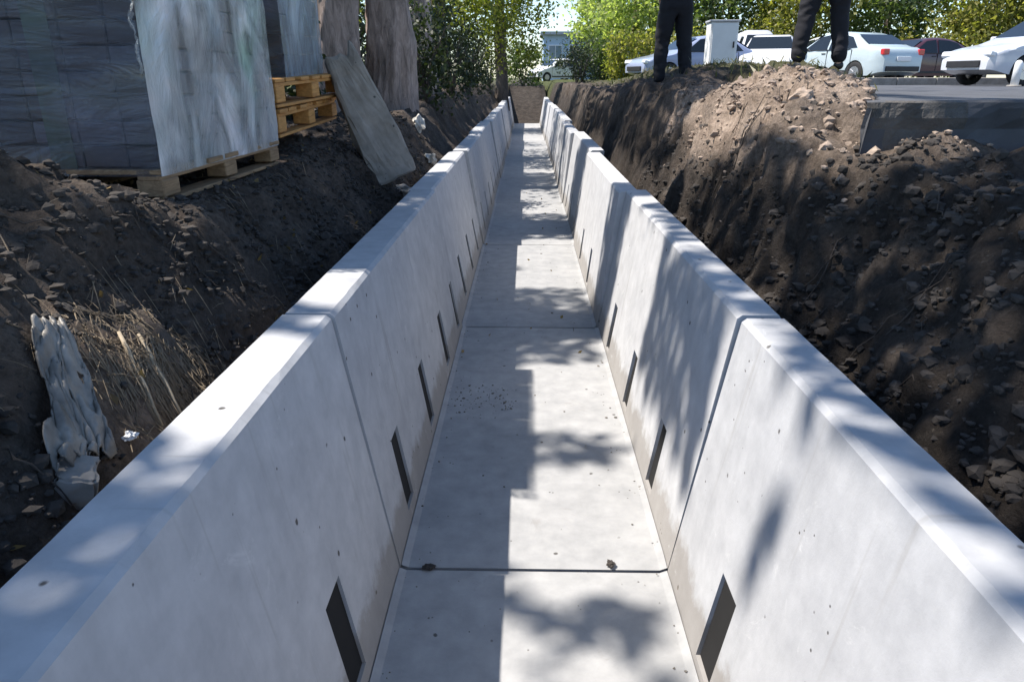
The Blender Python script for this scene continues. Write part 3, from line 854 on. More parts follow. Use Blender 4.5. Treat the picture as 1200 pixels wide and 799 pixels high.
shrub(-0.2, 38.0, (1.3, 1.0, 1.0), 'leaf_mid', "green bush straight ahead beyond the end of the channel", 110, 26, .2, .15, group=g2)
hb = "hedge bushes beyond the trench"
for x, y, rad, lf, lb in ((3.5, 36, (1.1, .9, 1.0), 'leaf_mid', "teal green bush in front of the pale blue building"),
                          (4.6, 34, (1.2, .9, 1.2), 'leaf_bright', "light green bush right of the pale blue building"),
                          (7.0, 33, (1.1, .9, 1.1), 'leaf_bright', "light green bush between the dark figure's legs and the building"),
                          (11.5, 35.5, (2.0, .9, 1.6), 'leaf_bright', "yellow green bush behind the white cabinet"),
                          (19.0, 35, (2.6, .9, 1.6), 'leaf_bright', "yellow green bush behind the saloon with the red tail lamp"),
                          (24.6, 34.5, (2.6, .9, 1.5), 'leaf_bright', "yellow green bush behind the silver saloon")):
    shrub(x, y, rad, lf, lb, 110, 26, .2, .17, "bush", 1.6, hb)

# ------------------------------------------------------------------ pallets and wrapped packs
def pallet(loc, size, m, label, rz=0.0, tilt=(0, 0), h=0.14):
    """long axis y; loc is the centre of the underside"""
    sx, sy = size
    root = empty("wooden_pallet", loc, rz, label, "pallet", "wooden pallets under the packs")
    root.rotation_euler = (tilt[0], tilt[1], rz)
    t = 0.022
    n = 7; bw = sy / n - 0.045
    for k in range(n):                                    # deck boards run across x
        y = -sy / 2 + bw / 2 + k * (sy - bw) / (n - 1)
        MB().box((random.uniform(-.01, .01), y, h - t / 2), (sx + random.uniform(0, .03), bw, t), ch=0.003).build("deck_board", m, root)
    for x in (-sx / 2 + .05, 0, sx / 2 - .05):            # stringers
        MB().box((x, 0, h - t - 0.0125), (0.095, sy - 0.004, 0.022), ch=0.003).build("stringer_board", m, root)
        for y in (-sy / 2 + .075, 0, sy / 2 - .075):
            MB().box((x, y, (h - 2 * t + 0.02) / 2 + .004), (0.10 + random.uniform(0, .02), 0.145, h - 2 * t - 0.026), ch=0.005).build("block", m, root)
        MB().box((x, 0, 0.008), (0.098, sy, 0.018), ch=0.003).build("bottom_board", m, root)
    return root

def pack(loc, size, label, mblk, film_side, film_end, rz=0.0, layers=10, nyb=6, nxb=5, tilt=(0, 0), bands=(), ruffle=False):
    sx, sy, sz = size
    root = empty("wrapped_paver_pack", loc, rz, label, "paver pack", "wrapped packs of paving blocks")
    root.rotation_euler = (tilt[0], tilt[1], rz)
    lh = sz / layers; ly = sy / nyb; lx = sx / nxb; dpt = 0.12
    my = MB().box((0, 0, 0), (dpt, ly - .008, lh - .008), ch=.006).mesh("block", mblk)
    mx = MB().box((0, 0, 0), (lx - .008, dpt, lh - .008), ch=.006).mesh("block", mblk)
    for k in range(layers):
        z = (k + .5) * lh
        off = 0.0
        for j in range(nyb):
            for s in (-1, 1):
                link("block", my, root, (s * (sx / 2 - dpt / 2) + random.uniform(-.006, .004), -sy / 2 + (j + .5) * ly, z))
        for j in range(nxb):
            for s in (-1, 1):
                if (j in (0, nxb - 1)):
                    pass
                link("block", mx, root, (-sx / 2 + dpt + 0.004 + (j + .5) * (sx - 2 * dpt - .008) / nxb, s * (sy / 2 - dpt / 2 - .002) + random.uniform(-.004, .004), z), ).scale.x = (sx - 2 * dpt - .008) / sx
    MB().box((0, 0, sz / 2), (sx - 2 * dpt - .03, sy - 2 * dpt - .03, sz - .02)).build("core", mblk, root)
    # film: a wrinkled skin round the pack, one sheet per face and one cap
    def film(fn, nu, nv, m, nm="plastic_wrap"):
        mb = MB()
        for a in range(nu + 1):
            for b in range(nv + 1): mb.v.append(fn(a / nu, b / nv))
        for a in range(nu):
            for b in range(nv):
                p = a * (nv + 1) + b; mb.f.append((p, p + 1, p + nv + 2, p + nv + 1))
        return mb.build(nm, m, root, True, False)
    def wr(a, b, sd):
        return 0.010 + 0.020 * abs(mn.noise((a * 4, b * 3, sd))) + 0.010 * abs(mn.noise((a * 9 + b * 5, b * 6, sd + 3)))
    X, Y = sx / 2, sy / 2
    if ruffle:
        film(lambda a, b: (X + .006 + .05 * a * (.4 + abs(mn.noise((b * 9, 1, 2)))) + .012 * mn.noise((a * 3, b * 30, 5)), -Y - .02 - .075 * a * (.5 + abs(mn.noise((b * 7, 4, 1)))) + .02 * mn.noise((b * 40, a * 4, 7)), sz * (.30 + .72 * b)), 5, 70, M['ruffle'], "film_edge")
    film(lambda a, b: (X + wr(a, b, 1), -Y - .012 + a * (sy + .024), -.03 + b * (sz + .045)), 34, 22, film_side)
    film(lambda a, b: (-X - wr(a, b, 2), -Y - .012 + a * (sy + .024), -.03 + b * (sz + .045)), 34, 22, film_side)
    film(lambda a, b: (-X - .012 + a * (sx + .024), -Y - wr(a, b, 5), -.03 + b * (sz + .045)), 30, 22, film_end)
    film(lambda a, b: (-X - .012 + a * (sx + .024), Y + wr(a, b, 6), -.03 + b * (sz + .045)), 30, 22, film_end)
    film(lambda a, b: (-X - .012 + a * (sx + .024), -Y - .012 + b * (sy + .024), sz + wr(a, b, 8)), 16, 16, film_side)
    for (bx, bw, mt) in bands:
        mb = MB()
        mb.box((bx, -Y - .006, sz / 2), (bw, .004, sz)); mb.box((bx, 0, sz + .006), (bw, sy + .016, .004)); mb.box((bx, Y + .006, sz / 2), (bw, .004, sz))
        mb.build("band", mt, root)
    return root

PZ = 1.306
pallet((-2.10, 3.665, PZ), (1.20, 1.47), M['pallet'], "weathered brown pallet under the near pack of wrapped blocks")
pack((-2.09, 3.665, PZ + 0.142), (1.17, 1.44, 1.22), "near tall pack of paving blocks in cloudy pale film, its shaded ends dark blue", M['block_dark'], M['pale_film'], M['shaded_film'], bands=((0.20, .10, M['band']),), layers=13, nyb=6, nxb=5, ruffle=True)
pallet((-2.11, 5.22, 1.47), (1.18, 1.40), M['pallet_sunlit'], "lower orange wooden pallet of two, behind the near pack", tilt=(0.03, 0), h=0.165)
pallet((-2.06, 5.26, 1.647), (1.16, 1.42), M['pallet_sunlit'], "upper orange wooden pallet of two, carrying the grey blue pack", rz=-0.05, tilt=(0.03, 0), h=0.165)
pack((-2.11, 5.36, 1.828), (1.06, .90, 1.10), "far pack of paving blocks in opaque grey blue film on orange pallets", M['block_dark'], M['grey_film'], M['shaded_film'], layers=9, nyb=4, nxb=4, tilt=(0.03, 0))

# ------------------------------------------------------------------ rubble, slab, sheet, sticks
def lump(mb, c, r, seed, sq=(1, 1, .7), sub=1):
    bm = bmesh.new(); bmesh.ops.create_icosphere(bm, subdivisions=sub, radius=1.0)
    bm.verts.index_update()
    vs = []
    for v in bm.verts:
        k = 1 + 0.75 * mn.noise(v.co * 1.6 + Vector((seed, seed * .7, 0)))
        vs.append((c[0] + v.co.x * r * k * sq[0], c[1] + v.co.y * r * k * sq[1], c[2] + v.co.z * r * k * sq[2]))
    mb.add(vs, [tuple(v.index for v in f.verts) for f in bm.faces]); bm.free()

def clod_field(n, fx, fy, rr, m, side):
    mb = MB(); base = []
    for sd in range(10):
        t = MB(); lump(t, (0, 0, 0), 1.0, sd * 3.3, (1, random.uniform(.7, 1), random.uniform(.5, .8))); base.append(t)
    for k in range(n):
        x, y = fx(), fy()
        if x > road_edge(y) - .02: continue
        z, d, g = ground(x, y)
        if (d > .35) != (m.name == 'dry_clod') and random.random() < .9: continue
        r = rr * random.expovariate(1.0) * .5 + .006
        r = min(r, rr * 2.2)
        t = random.choice(base); a = random.uniform(0, 6.28); ca, sa = math.cos(a), math.sin(a)
        mb.add([(x + r * (p[0] * ca - p[1] * sa), y + r * (p[0] * sa + p[1] * ca), z + r * .08 + r * p[2]) for p in t.v], t.f)
    return tag(mb.build(side, m, None, False, False), kind="stuff")
clod_field(4200, lambda: random.uniform(-1.45, -.9), lambda: .8 + random.random() * 6.5, .011, M['clod'], "soil_clods")
clod_field(5200, lambda: random.uniform(-2.6, -.9), lambda: .5 + random.random() ** 1.4 * 8, .013, M['clod'], "soil_clods")
clod_field(7500, lambda: random.uniform(.93, 1.9), lambda: .5 + random.random() ** 1.4 * 6, .014, M['clod'], "soil_clods")
clod_field(2300, lambda: random.uniform(1.1, 2.5), lambda: random.uniform(3.1, 6.3), .0145, M['clod_dry'], "dry_soil_clods")

def rock(name, x, y, r, m, label, cat, sq=(1, 1, .7), dz=.12, group=None, z=None):
    mb = MB(); lump(mb, (0, 0, 0), r, x * 7 + y * 3, sq, 3)
    mb.v = [tuple(c * (1 + .26 * mn.noise((p[0] / r * 2.6, p[1] / r * 2.6, p[2] / r * 2.6 + x)) + .10 * mn.noise((p[0] / r * 8, p[1] / r * 8, p[2] / r * 8))) for c in p) for p in mb.v]
    o = mb.build(name, m, None, False); o.location = (x, y, (gz(x, y) if z is None else z) + r * dz)
    return tag(o, label, cat, group)
rock("earth_lump", 1.45, 3.95, .055, M['clod_dry'], "big pale lump of earth halfway up the sunlit berm", "earth lump", group="big lumps of earth on the berm")
rock("earth_lump", 1.72, 3.6, .07, M['clod_dry'], "pale lump of earth near the broken edge of the asphalt", "earth lump", group="big lumps of earth on the berm")
rock("stone", -1.04, 1.645, .016, M['white'], "small white stone lying beside the left coping near the sticks", "stone", dz=.9)
rock("stone", -1.02, 6.0, .085, M['oldconc'], "pale stone lying against the left wall past the leaning slab", "stone", (1.3, .9, .6), .6)
rock("stone", -1.0, 7.6, .06, M['palestone'], "lower of two pale stones on the dark bank below the tree trunks", "stone", (1, 1, .9), .7)
rock("stone", -1.25, 8.5, .075, M['palestone'], "upper of two pale stones on the dark bank below the tree trunks", "stone", (1, .8, 1.1), .9)
rock("pebble", 0.345, 2.315, .016, M['clod'], "dark pebble on the floor joint in the sunlight", "pebble", dz=.5, z=0)
rock("pebble", -.37, 2.285, .014, M['clod'], "dark pebble on the floor joint in the shade", "pebble", (1.8, 1, .6), .4, z=0)
mb = MB()
for k in range(330):
    y = 1.0 + random.random() ** 1.6 * 8; 
    x = random.choice([FL + abs(random.gauss(0, .06)) + .01, FR - abs(random.gauss(0, .07)) - .01, random.uniform(FL, FR)])
    if random.random() < .35: y = 3.85 + random.gauss(0, .12); x = random.uniform(-.46, -.05)
    lump(mb, (x, y, .003), min(.010, .0015 + random.expovariate(1) * .0017), k * .37, (1.2, 1, .6), 1)
tag(mb.build("gravel", M['grit'], None, False, False), kind="stuff")

# slab of old concrete tipped on the bank
def slab(name, c, d, rot, m, label, cat, seed):
    bm = bmesh.new(); bmesh.ops.create_cube(bm, size=1.0)
    for v in bm.verts: v.co = Vector((v.co.x * d[0], v.co.y * d[1], v.co.z * d[2]))
    bmesh.ops.subdivide_edges(bm, edges=list(bm.edges), cuts=11, use_grid_fill=True)
    dm = min(d)
    for v in bm.verts:
        p = v.co.copy()
        for sc, a in ((.35 / dm, .03), (1.1 / dm, .10), (3.2 / dm, .08)):
            q = p * sc + Vector((seed, 0, 0))
            v.co += Vector((mn.noise(q), mn.noise(q + Vector((9, 0, 0))), mn.noise(q + Vector((0, 9, 0))))) * dm * a
        if d[2] > .5:                                   # narrower, broken towards the top
            f = p.z / d[2] + .5; v.co.x *= 1 - .34 * f; v.co.z += (.10 * mn.noise((p.x * 9, 3, seed)) if f > .9 else 0)
        e = sum(1 for k in range(3) if abs(p[k]) > d[k] * .45)     # corners and arrises broken off
        if e >= 2: v.co -= p.normalized() * dm * (.10 * e - .08) * (1 + mn.noise(p * 9 / dm * .2))
    me = bpy.data.meshes.new(name); bm.to_mesh(me); bm.free(); me.materials.append(m)
    return tag(link(name, me, None, c, rot), label, cat)
slab("concrete_slab", (-1.22, 5.70, 1.50), (.38, .17, .98), (-0.16, -0.36, 0.42), M['slabc'], "grey broken concrete slab leaning on the bank beside the orange pallets", "concrete slab", 3.0)
slab("concrete_chunk", (-1.035, 1.395, 0.925), (.085, .11, .085), (.1, .35, .5), M['oldconc'], "pale broken chunk of concrete below the torn sheet by the left wall", "concrete chunk", 8.0)

# torn dusty sheet draped over the left bank
def sheet():
    nu, nv = 64, 56; mb = MB()
    for a in range(nu + 1):
        for b in range(nv + 1):
            s, t = a / nu, b / nv                # s down the slope, t across it
            wdt = .055 + .055 * s + .02 * mn.noise((s * 4, 0, 2))
            y = 1.67 - .22 * s + (t - .5) * 2 * wdt + .02 * mn.noise((s * 3, t * 2, 4))
            x = -1.20 + .17 * s + .03 * mn.noise((t * 4, s * 2, 1))
            z = sum(ground(x + ox, y + oy)[0] for ox, oy in ((0, 0), (.07, 0), (-.07, 0), (0, .07), (0, -.07), (.05, .05), (-.05, -.05))) / 7 + .022
            fold = abs(math.sin(t * 10 + 3.4 * mn.noise((s * 3.2, t * 3, 9)))) ** 1.3 * (.010 + .022 * s) + .022 * abs(mn.noise((s * 7, t * 6, 3))) + .012 * abs(mn.noise((s * 15 + t * 5, t * 12, 8)))
            crest = .02 * math.exp(-((s - .15) / .16) ** 2)
            mb.v.append((x, y, z + .012 + fold + crest))
    for a in range(nu):
        for b in range(nv):
            if mn.noise((a * .065, b * .17, 33)) > .42 and a > 26: continue
            if a > 52 and mn.noise((b * .33, 3, 3)) * 11 > 64 - a: continue
            p = a * (nv + 1) + b; mb.f.append((p, p + 1, p + nv + 2, p + nv + 1))
    o = mb.build("torn_sheet", M['sheet'], None, True, False)
    md = o.modifiers.new("thickness", 'SOLIDIFY'); md.thickness = 0.004
    return tag(o, "crumpled grey plastic sheet hanging down the left bank", "plastic sheet")
sheet()
for (p, q, lb) in (((-1.155, 1.97), (-1.005, 1.86), "upper of two pale sticks lying down to the left coping"), ((-1.17, 1.90), (-1.02, 1.77), "lower of two pale sticks lying down to the left coping")):
    mb = MB(); P = []
    for k in range(6):
        t = k / 5; x, y = p[0] + (q[0] - p[0]) * t, p[1] + (q[1] - p[1]) * t
        P.append((x + .01 * mn.noise((t * 4, x, 0)), y, gz(p[0], p[1]) * (1 - t) + gz(q[0], q[1]) * t + .03))
    mb.tube(P, [.005, .007, .007, .006, .005, .004], 7)
    tag(mb.build("stick", M['stick'], None, True), lb, "stick", "pale sticks on the left bank")
# dry straw and roots scattered on the bank
mb = MB()
for k in range(1300):
    if k < 1000: x, y = -1.13 + random.gauss(0, .07), 1.98 + random.gauss(0, .15)
    else: x, y = random.uniform(-2.2, -.92), random.uniform(.8, 4.5)
    if x > -.9: continue
    z = gz(x, y) + .008; a = random.gauss(-.9, .6); L = random.uniform(.03, .10)
    ex, ey = x + math.cos(a) * L, y + math.sin(a) * L
    if ex > -.88: continue
    ez = gz(ex, ey) + random.uniform(.005, .04)
    r = random.uniform(.0006, .0019)
    mb.tube([(x, y, z), ((x + ex) / 2, (y + ey) / 2, (z + ez) / 2 + random.uniform(-.002, .006)), (ex, ey, ez)], [r, r, r * .6], 4, False)
tag(mb.build("dry_straw", M['straw'], None, False, False), kind="stuff")
mb = MB()
for k in range(90):
    sd = random.random() < .5
    x = random.uniform(-1.5, -.98) if sd else random.uniform(1.0, 1.6); y = random.uniform(1.0, 7.5)
    P = []; a = random.uniform(0, 6.28); L = random.uniform(.05, .28)
    for i in range(6):
        t = i / 5; xx_, yy_ = x + math.cos(a) * L * t + .03 * mn.noise((t * 3, k, 0)), y + math.sin(a) * L * t + .03 * mn.noise((t * 3, k, 5))
        if -.9 < xx_ < .93: break
        P.append((xx_, yy_, gz(xx_, yy_) + .012 + .03 * math.sin(t * 3.1) * random.random()))
    if len(P) > 2: mb.tube(P, [random.uniform(.002, .005) * (1 - .12 * i) for i in range(len(P))], 5)
tag(mb.build("roots", M['bark_dark'], None, True, False), kind="stuff")
# grass tufts and weeds along the berm crest
pts = []
for k in range(5200):
    x, y = random.uniform(1.5, 5.2), random.uniform(5.2, 18)
    if x > road_edge(y) or fbm(x * 1.2, y * 1.2, 70, 3) < .05: continue
    pts.append((x, y, gz(x, y) + random.uniform(0, .07)))
o = link("grass", leaf_mesh("grass", np.array(pts), .13, m_leaf("weed", (.04, .05, .015), (.14, .13, .05), .3), droop=-1.2, aspect=.12))
tag(o, kind="stuff")
# fallen leaves in and beside the channel
pts = [(random.uniform(-.45, .52), random.uniform(1.2, 12), .012) for _ in range(26)] + [(x, y, gz(x, y) + .012) for x, y in [(random.uniform(-2.4, -.95), random.uniform(.8, 9)) for _ in range(240)]]
tag(link("fallen_leaves", leaf_mesh("fallen_leaves", np.array(pts), .035, m_leaf("dead_leaf", (.10, .06, .02), (.28, .19, .07), .2), droop=0, aspect=.6)), kind="stuff")

# ------------------------------------------------------------------ people
def skin_mesh(name, joints, bones, m, levels=2):
    me = bpy.data.meshes.new(name)
    me.from_pydata([j[0] for j in joints], bones, [])
    o = bpy.data.objects.new(name, me); COL.objects.link(o)
    sk = o.modifiers.new("skin", 'SKIN'); sk.use_smooth_shade = True
    for i, j in enumerate(joints):
        r = j[1]; me.skin_vertices[0].data[i].radius = r if isinstance(r, tuple) else (r, r)
    me.skin_vertices[0].data[0].use_root = True
    sb = o.modifiers.new("sub", 'SUBSURF'); sb.levels = levels; sb.render_levels = levels
    dg = bpy.context.evaluated_depsgraph_get()
    nm = bpy.data.meshes.new_from_object(o.evaluated_get(dg))
    bpy.data.objects.remove(o)
    nm.materials.clear(); nm.materials.append(m)
    nm.polygons.foreach_set("use_smooth", [True] * len(nm.polygons))
    nm.name = name
    return nm

def person(x, y, z, rz, sc, spread, lean, label, seed):
    root = empty("person", (x, y, z), rz, label, "person", "people standing on the berm")
    root.scale = (sc, sc, sc)
    hp, ft = .095, spread
    def leg(s, k, pad):
        return [((s * hp, .0, .86), .098 + pad), ((s * (hp + (ft - hp) * .25), -.01, .68), .088 + pad), ((s * (hp + (ft - hp) * .55), -.018 + lean * s, .48), .066 + pad),
                ((s * (hp + (ft - hp) * .8), .005 + lean * s, .28), .058 + pad), ((s * ft, .02 + lean * s, .055), .046 + pad)]
    # body: one continuous skin
    J = [((0, 0, .96), (.10, .075)), ((0, 0, 1.12), (.10, .075)), ((0, -.005, 1.32), (.16, .11)), ((0, 0, 1.45), (.11, .085)), ((0, -.005, 1.53), .052), ((0, -.015, 1.60), (.068, .085)), ((0, -.02, 1.70), (.078, .098)), ((0, -.012, 1.775), (.055, .07))]
    B = [(i, i + 1) for i in range(7)]
    for s in (-1, 1):
        b0 = len(J); J += leg(s, 0, -.012); J += [((s * ft * 1.05, -.06 + lean * s, .045), (.042, .035)), ((s * ft * 1.12, -.15 + lean * s, .035), (.038, .028))]
        B += [(0, b0)] + [(b0 + i, b0 + i + 1) for i in range(6)]
        a0 = len(J)
        J += [((s * .17, 0, 1.42), .062), ((s * .27, .04, 1.26), .048), ((s * .31, .06, 1.13), .042), ((s * .25, -.04, 1.05), .036), ((s * .19, -.10, 1.0), .028), ((s * .165, -.125, .975), (.036, .018))]
        B += [(3, a0)] + [(a0 + i, a0 + i + 1) for i in range(5)]
        for k in range(4):
            f0 = len(J); q = (k - 1.5) * .019; L = (.060, .072, .068, .052)[k]
            J += [((s * (.150 - .2 * abs(q)), -.135 + q * .6, .955 + q), .0095), ((s * (.135), -.145 + q * .6, .955 + q - L * .5), .0085), ((s * .122, -.142 + q * .6, .955 + q - L), .007)]
            B += [(a0 + 5, f0), (f0, f0 + 1), (f0 + 1, f0 + 2)]
        f0 = len(J); J += [((s * .16, -.155, .985), .010), ((s * .14, -.175, .97), .008)]; B += [(a0 + 5, f0), (f0, f0 + 1)]
    link("body", skin_mesh("body", J, B, M['skin'], 2), root)
    # trousers
    J = [((0, 0, 1.07), (.16, .12)), ((0, 0, .90), (.155, .12))]; B = [(0, 1)]
    for s in (-1, 1):
        b0 = len(J); J += leg(s, 0, .022); B += [(1, b0)] + [(b0 + i, b0 + i + 1) for i in range(4)]
    tm = skin_mesh("trousers", J, B, M['trouser'], 4)
    for v in tm.vertices:
        z = v.co.z; k = .35 + math.exp(-((z - .5) / .10) ** 2) + 1.1 * math.exp(-((z - .16) / .12) ** 2) + .6 * math.exp(-((z - .82) / .08) ** 2)
        h = mn.noise((v.co.x * 7 + seed * 5, v.co.y * 7, z * 15 + 6 * v.co.x + 4 * v.co.y)) + .5 * mn.noise((v.co.x * 16, v.co.y * 16 + seed, z * 24))
        v.co += v.normal * h * .011 * k
    link("trousers", tm, root)
    J = [((0, 0, .86), (.185, .14)), ((0, 0, 1.10), (.17, .13)), ((0, -.005, 1.32), (.18, .13)), ((0, 0, 1.46), (.12, .095))]; B = [(0, 1), (1, 2), (2, 3)]
    for s in (-1, 1):
        a0 = len(J); J += [((s * .175, 0, 1.42), .078), ((s * .275, .04, 1.26), .062), ((s * .315, .06, 1.13), .056), ((s * .26, -.03, 1.06), .048)]
        B += [(2, a0)] + [(a0 + i, a0 + i + 1) for i in range(3)]
    link("jacket", skin_mesh("jacket", J, B, M['shirt'], 2), root)
    link("hair", skin_mesh("hair", [((0, .015, 1.68), (.078, .085)), ((0, .0, 1.745), (.082, .098)), ((0, .0, 1.80), (.05, .06))], [(0, 1), (1, 2)], M['hair'], 2), root)
    for s in (-1, 1):
        link("shoe", skin_mesh("shoe", [((s * ft, .045 + lean * s, .045), (.048, .045)), ((s * ft * 1.06, -.05 + lean * s, .042), (.050, .042)), ((s * ft * 1.14, -.17 + lean * s, .03), (.046, .03))], [(0, 1), (1, 2)], M['shoe'], 2), root)
    # face: eyes, nose and mouth, looking along -y
    mb = MB(); lump(mb, (0, -.118, 1.655), .014, 1, (.8, 1, 1.4), 1); mb.build("nose", M['skin'], root)
    for s in (-1, 1):
        mb = MB(); lump(mb, (s * .032, -.108, 1.69), .010, 2, (1.2, .6, .7), 1); mb.build("eye", M['hair'], root)
        mb = MB(); lump(mb, (s * .082, -.01, 1.66), .026, 3, (.4, .8, 1.2), 1); mb.build("ear", M['skin'], root)
    mb = MB(); lump(mb, (0, -.105, 1.612), .02, 4, (1.2, .4, .35), 1); mb.build("mouth", m_simple("lips", (.4, .17, .14), .5), root)
    return root
pz1 = gz(2.73, 7.2); pz2 = gz(1.64, 8.6)
person(2.73, 7.2, pz1, 2.9, 1.0, .185, .02, "person in black trousers standing with legs apart, in front of the white cars", 1)
person(1.64, 8.6, pz2, 3.3, .98, .155, -.015, "person in black trousers standing nearer the trench, beside the white cabinet", 2)

# ------------------------------------------------------------------ cars
CAR_W = .86
def car_w(z):
    return CAR_W - (0.0 if z < .55 else 0.03 * (z - .55) if z < .95 else .012 + .36 * (z - .95))
SEDAN = dict(top=[(-2.14, .36), (-2.19, .52), (-2.12, .68), (-1.9, .77), (-1.05, .93), (-.30, 1.40), (.1, 1.46), (.6, 1.44), (1.0, 1.36), (1.62, 1.02), (2.08, .97), (2.17, .80), (2.17, .52), (2.10, .34)],
             ws=[(-.98, .96), (-.33, 1.375)], rw=[(1.05, 1.335), (1.55, 1.06)],
             sw=[[(-.80, .97), (-.27, 1.34), (.12, 1.39), (.12, .97)], [(.20, .97), (.20, 1.39), (.62, 1.37), (.98, 1.29), (1.28, 1.0)]], fw=-1.36, bw=1.28, rear=2.18, front=-2.19)
HATCH = dict(top=[(-1.85, .36), (-1.90, .52), (-1.84, .70), (-1.6, .82), (-1.0, .96), (-.35, 1.46), (.1, 1.53), (.8, 1.52), (1.45, 1.45), (1.82, 1.0), (1.88, .85), (1.90, .52), (1.84, .34)],
             ws=[(-.94, .99), (-.38, 1.43)], rw=[(1.49, 1.40), (1.76, 1.06)],
             sw=[[(-.74, 1.0), (-.30, 1.40), (.12, 1.46), (.12, 1.0)], [(.20, 1.0), (.20, 1.46), (.75, 1.45), (1.30, 1.38), (1.48, 1.02)]], fw=-1.22, bw=1.18, rear=1.90, front=-1.90)
VAN = dict(top=[(-2.3, .36), (-2.36, .6), (-2.28, .95), (-1.75, 1.15), (-1.15, 1.80), (-.8, 1.94), (0, 1.98), (2.2, 1.96), (2.34, 1.85), (2.38, .6), (2.34, .34)],
           ws=[(-1.68, 1.20), (-1.18, 1.74)], rw=[(2.355, 1.75), (2.372, 1.20)],
           sw=[[(-1.50, 1.20), (-1.08, 1.70), (-.45, 1.74), (-.45, 1.20)]], fw=-1.55, bw=1.45, rear=2.38, front=-2.36)
def car(spec, loc, rz, paint, label, kind="car", wide=1.0):
    root = empty("parked_car" if kind == "car" else "parked_van", loc, rz, label, kind, "vehicles parked beyond the road")
    R = .35; zc = .31
    top = spec['top']
    prof = [top[0]] + [p for a, b in zip(top, top[1:]) for p in ((.75 * a[0] + .25 * b[0], .75 * a[1] + .25 * b[1]), (.25 * a[0] + .75 * b[0], .25 * a[1] + .75 * b[1]))] + [top[-1]]
    x0, x1 = min(p[0] for p in prof), max(p[0] for p in prof)
    def ztop(x):
        best = .5
        for a, b in zip(prof, prof[1:]):
            lo, hi = min(a[0], b[0]), max(a[0], b[0])
            if lo - 1e-6 <= x <= hi + 1e-6:
                t = 0 if hi - lo < 1e-6 else (x - a[0]) / (b[0] - a[0])
                best = max(best, a[1] + (b[1] - a[1]) * t)
        return best
    def zbot(x):
        z = .24 + .10 * sstep(abs(x0) - .5, abs(x0), abs(x))
        for cx in (spec['fw'], spec['bw']):
            if abs(x - cx) < R: z = max(z, zc + math.sqrt(max(0, R * R - (x - cx) ** 2)))
        return z
    xs = [x0 + (x1 - x0) * (.5 - .5 * math.cos(math.pi * k / 64)) for k in range(65)]
    for cx in (spec['fw'], spec['bw']): xs += [cx - R + .001, cx + R - .001, cx - R - .001, cx + R + .001, cx - R * .94, cx + R * .94]
    xs = sorted(xs)
    lv = [0, .12, .3, .48, .64, .78, .88, .95, .985, 1.0]
    q = MB(); nl = len(lv)
    for x in xs:
        zt, zb_ = ztop(x), zbot(x)
        tp = .16 * max(0, (abs(x) - abs(x0) + .45) / .45) ** 2.2
        ring = []
        for s in (-1, 1):
            col = []
            for f in lv:
                z = zb_ + (zt - zb_) * f
                ins = .0 if f < .94 else (.02 if f < .96 else (.055 if f < .99 else .12))
                belly = -.03 * max(0, (.42 - z) / .2) + .012 * math.exp(-((z - .74) / .07) ** 2)
                col.append((x, s * wide * (car_w(z) + belly - tp - ins), z + (.0 if f < .99 else .012)))
            ring += col if s < 0 else col[::-1]
        q.v += ring
    nr = 2 * nl
    for a in range(len(xs) - 1):
        for c in range(nr): q.f.append((a * nr + c, a * nr + (c + 1) % nr, (a + 1) * nr + (c + 1) % nr, (a + 1) * nr + c))
    q.f.append(tuple(range(nr))); q.f.append(tuple((len(xs) - 1) * nr + c for c in range(nr)))
    me = q.mesh("body", paint, True); me.set_sharp_from_angle(angle=.6)
    bo = link("body", me, root)
    def panel(name, pts, m, off=.008):
        c = MB(); c.v = [Vector(p) for p in pts]; nn = len(pts); c.f = [tuple(range(nn))]
        me = c.mesh(name, m, fix=False); o = link(name, me, root)
        return o
    for s in (-1, 1):
        for q in spec['sw']:
            panel("side_window", [(x, s * wide * (car_w(z) + .016), z) for x, z in q], M['glass'])
    for nm, q, sg in (("windscreen", spec['ws'], -1), ("rear_window", spec['rw'], 1)):
        (x0, z0), (x1, z1) = q
        d = Vector((-(z1 - z0), 0, x1 - x0)).normalized() * .034
        if d.x * sg < 0: d = -d
        panel(nm, [(x0 + d.x, -wide * (car_w(z0) - .09), z0 + d.z), (x0 + d.x, wide * (car_w(z0) - .09), z0 + d.z), (x1 + d.x, wide * (car_w(z1) - .07), z1 + d.z), (x1 + d.x, -wide * (car_w(z1) - .07), z1 + d.z)], M['glass'])
    for cx in (spec['fw'], spec['bw']):
        for s in (-1, 1):
            y = s * wide * (CAR_W - .10)
            MBt = MB(); Rw = .315
            prof = [(-.10, .19), (-.105, .27), (-.085, .305), (-.04, Rw), (.04, Rw), (.085, .305), (.105, .27), (.10, .19)]
            nseg = 22
            for (yy, rr) in prof:
                for k in range(nseg):
                    a = 2 * math.pi * k / nseg; MBt.v.append((cx + rr * math.cos(a), y + yy, Rw + rr * math.sin(a)))
            for i in range(len(prof) - 1):
                for k in range(nseg):
                    a, b = i * nseg + k, i * nseg + (k + 1) % nseg; MBt.f.append((a, b, b + nseg, a + nseg))
            wl = MBt.build("wheel", M['rubber'], root, True)
            rm = MB(); rm.tube([(cx, y + s * .05, Rw), (cx, y + s * .092, Rw)], [.195, .185], 18)
            for k in range(5):
                a = 2 * math.pi * k / 5
                rm.box((cx + .1 * math.cos(a), y + s * .094, Rw + .1 * math.sin(a)), (.17, .012, .04), (0, -a, 0))
            r_ = rm.build("rim", M['rim'], wl)
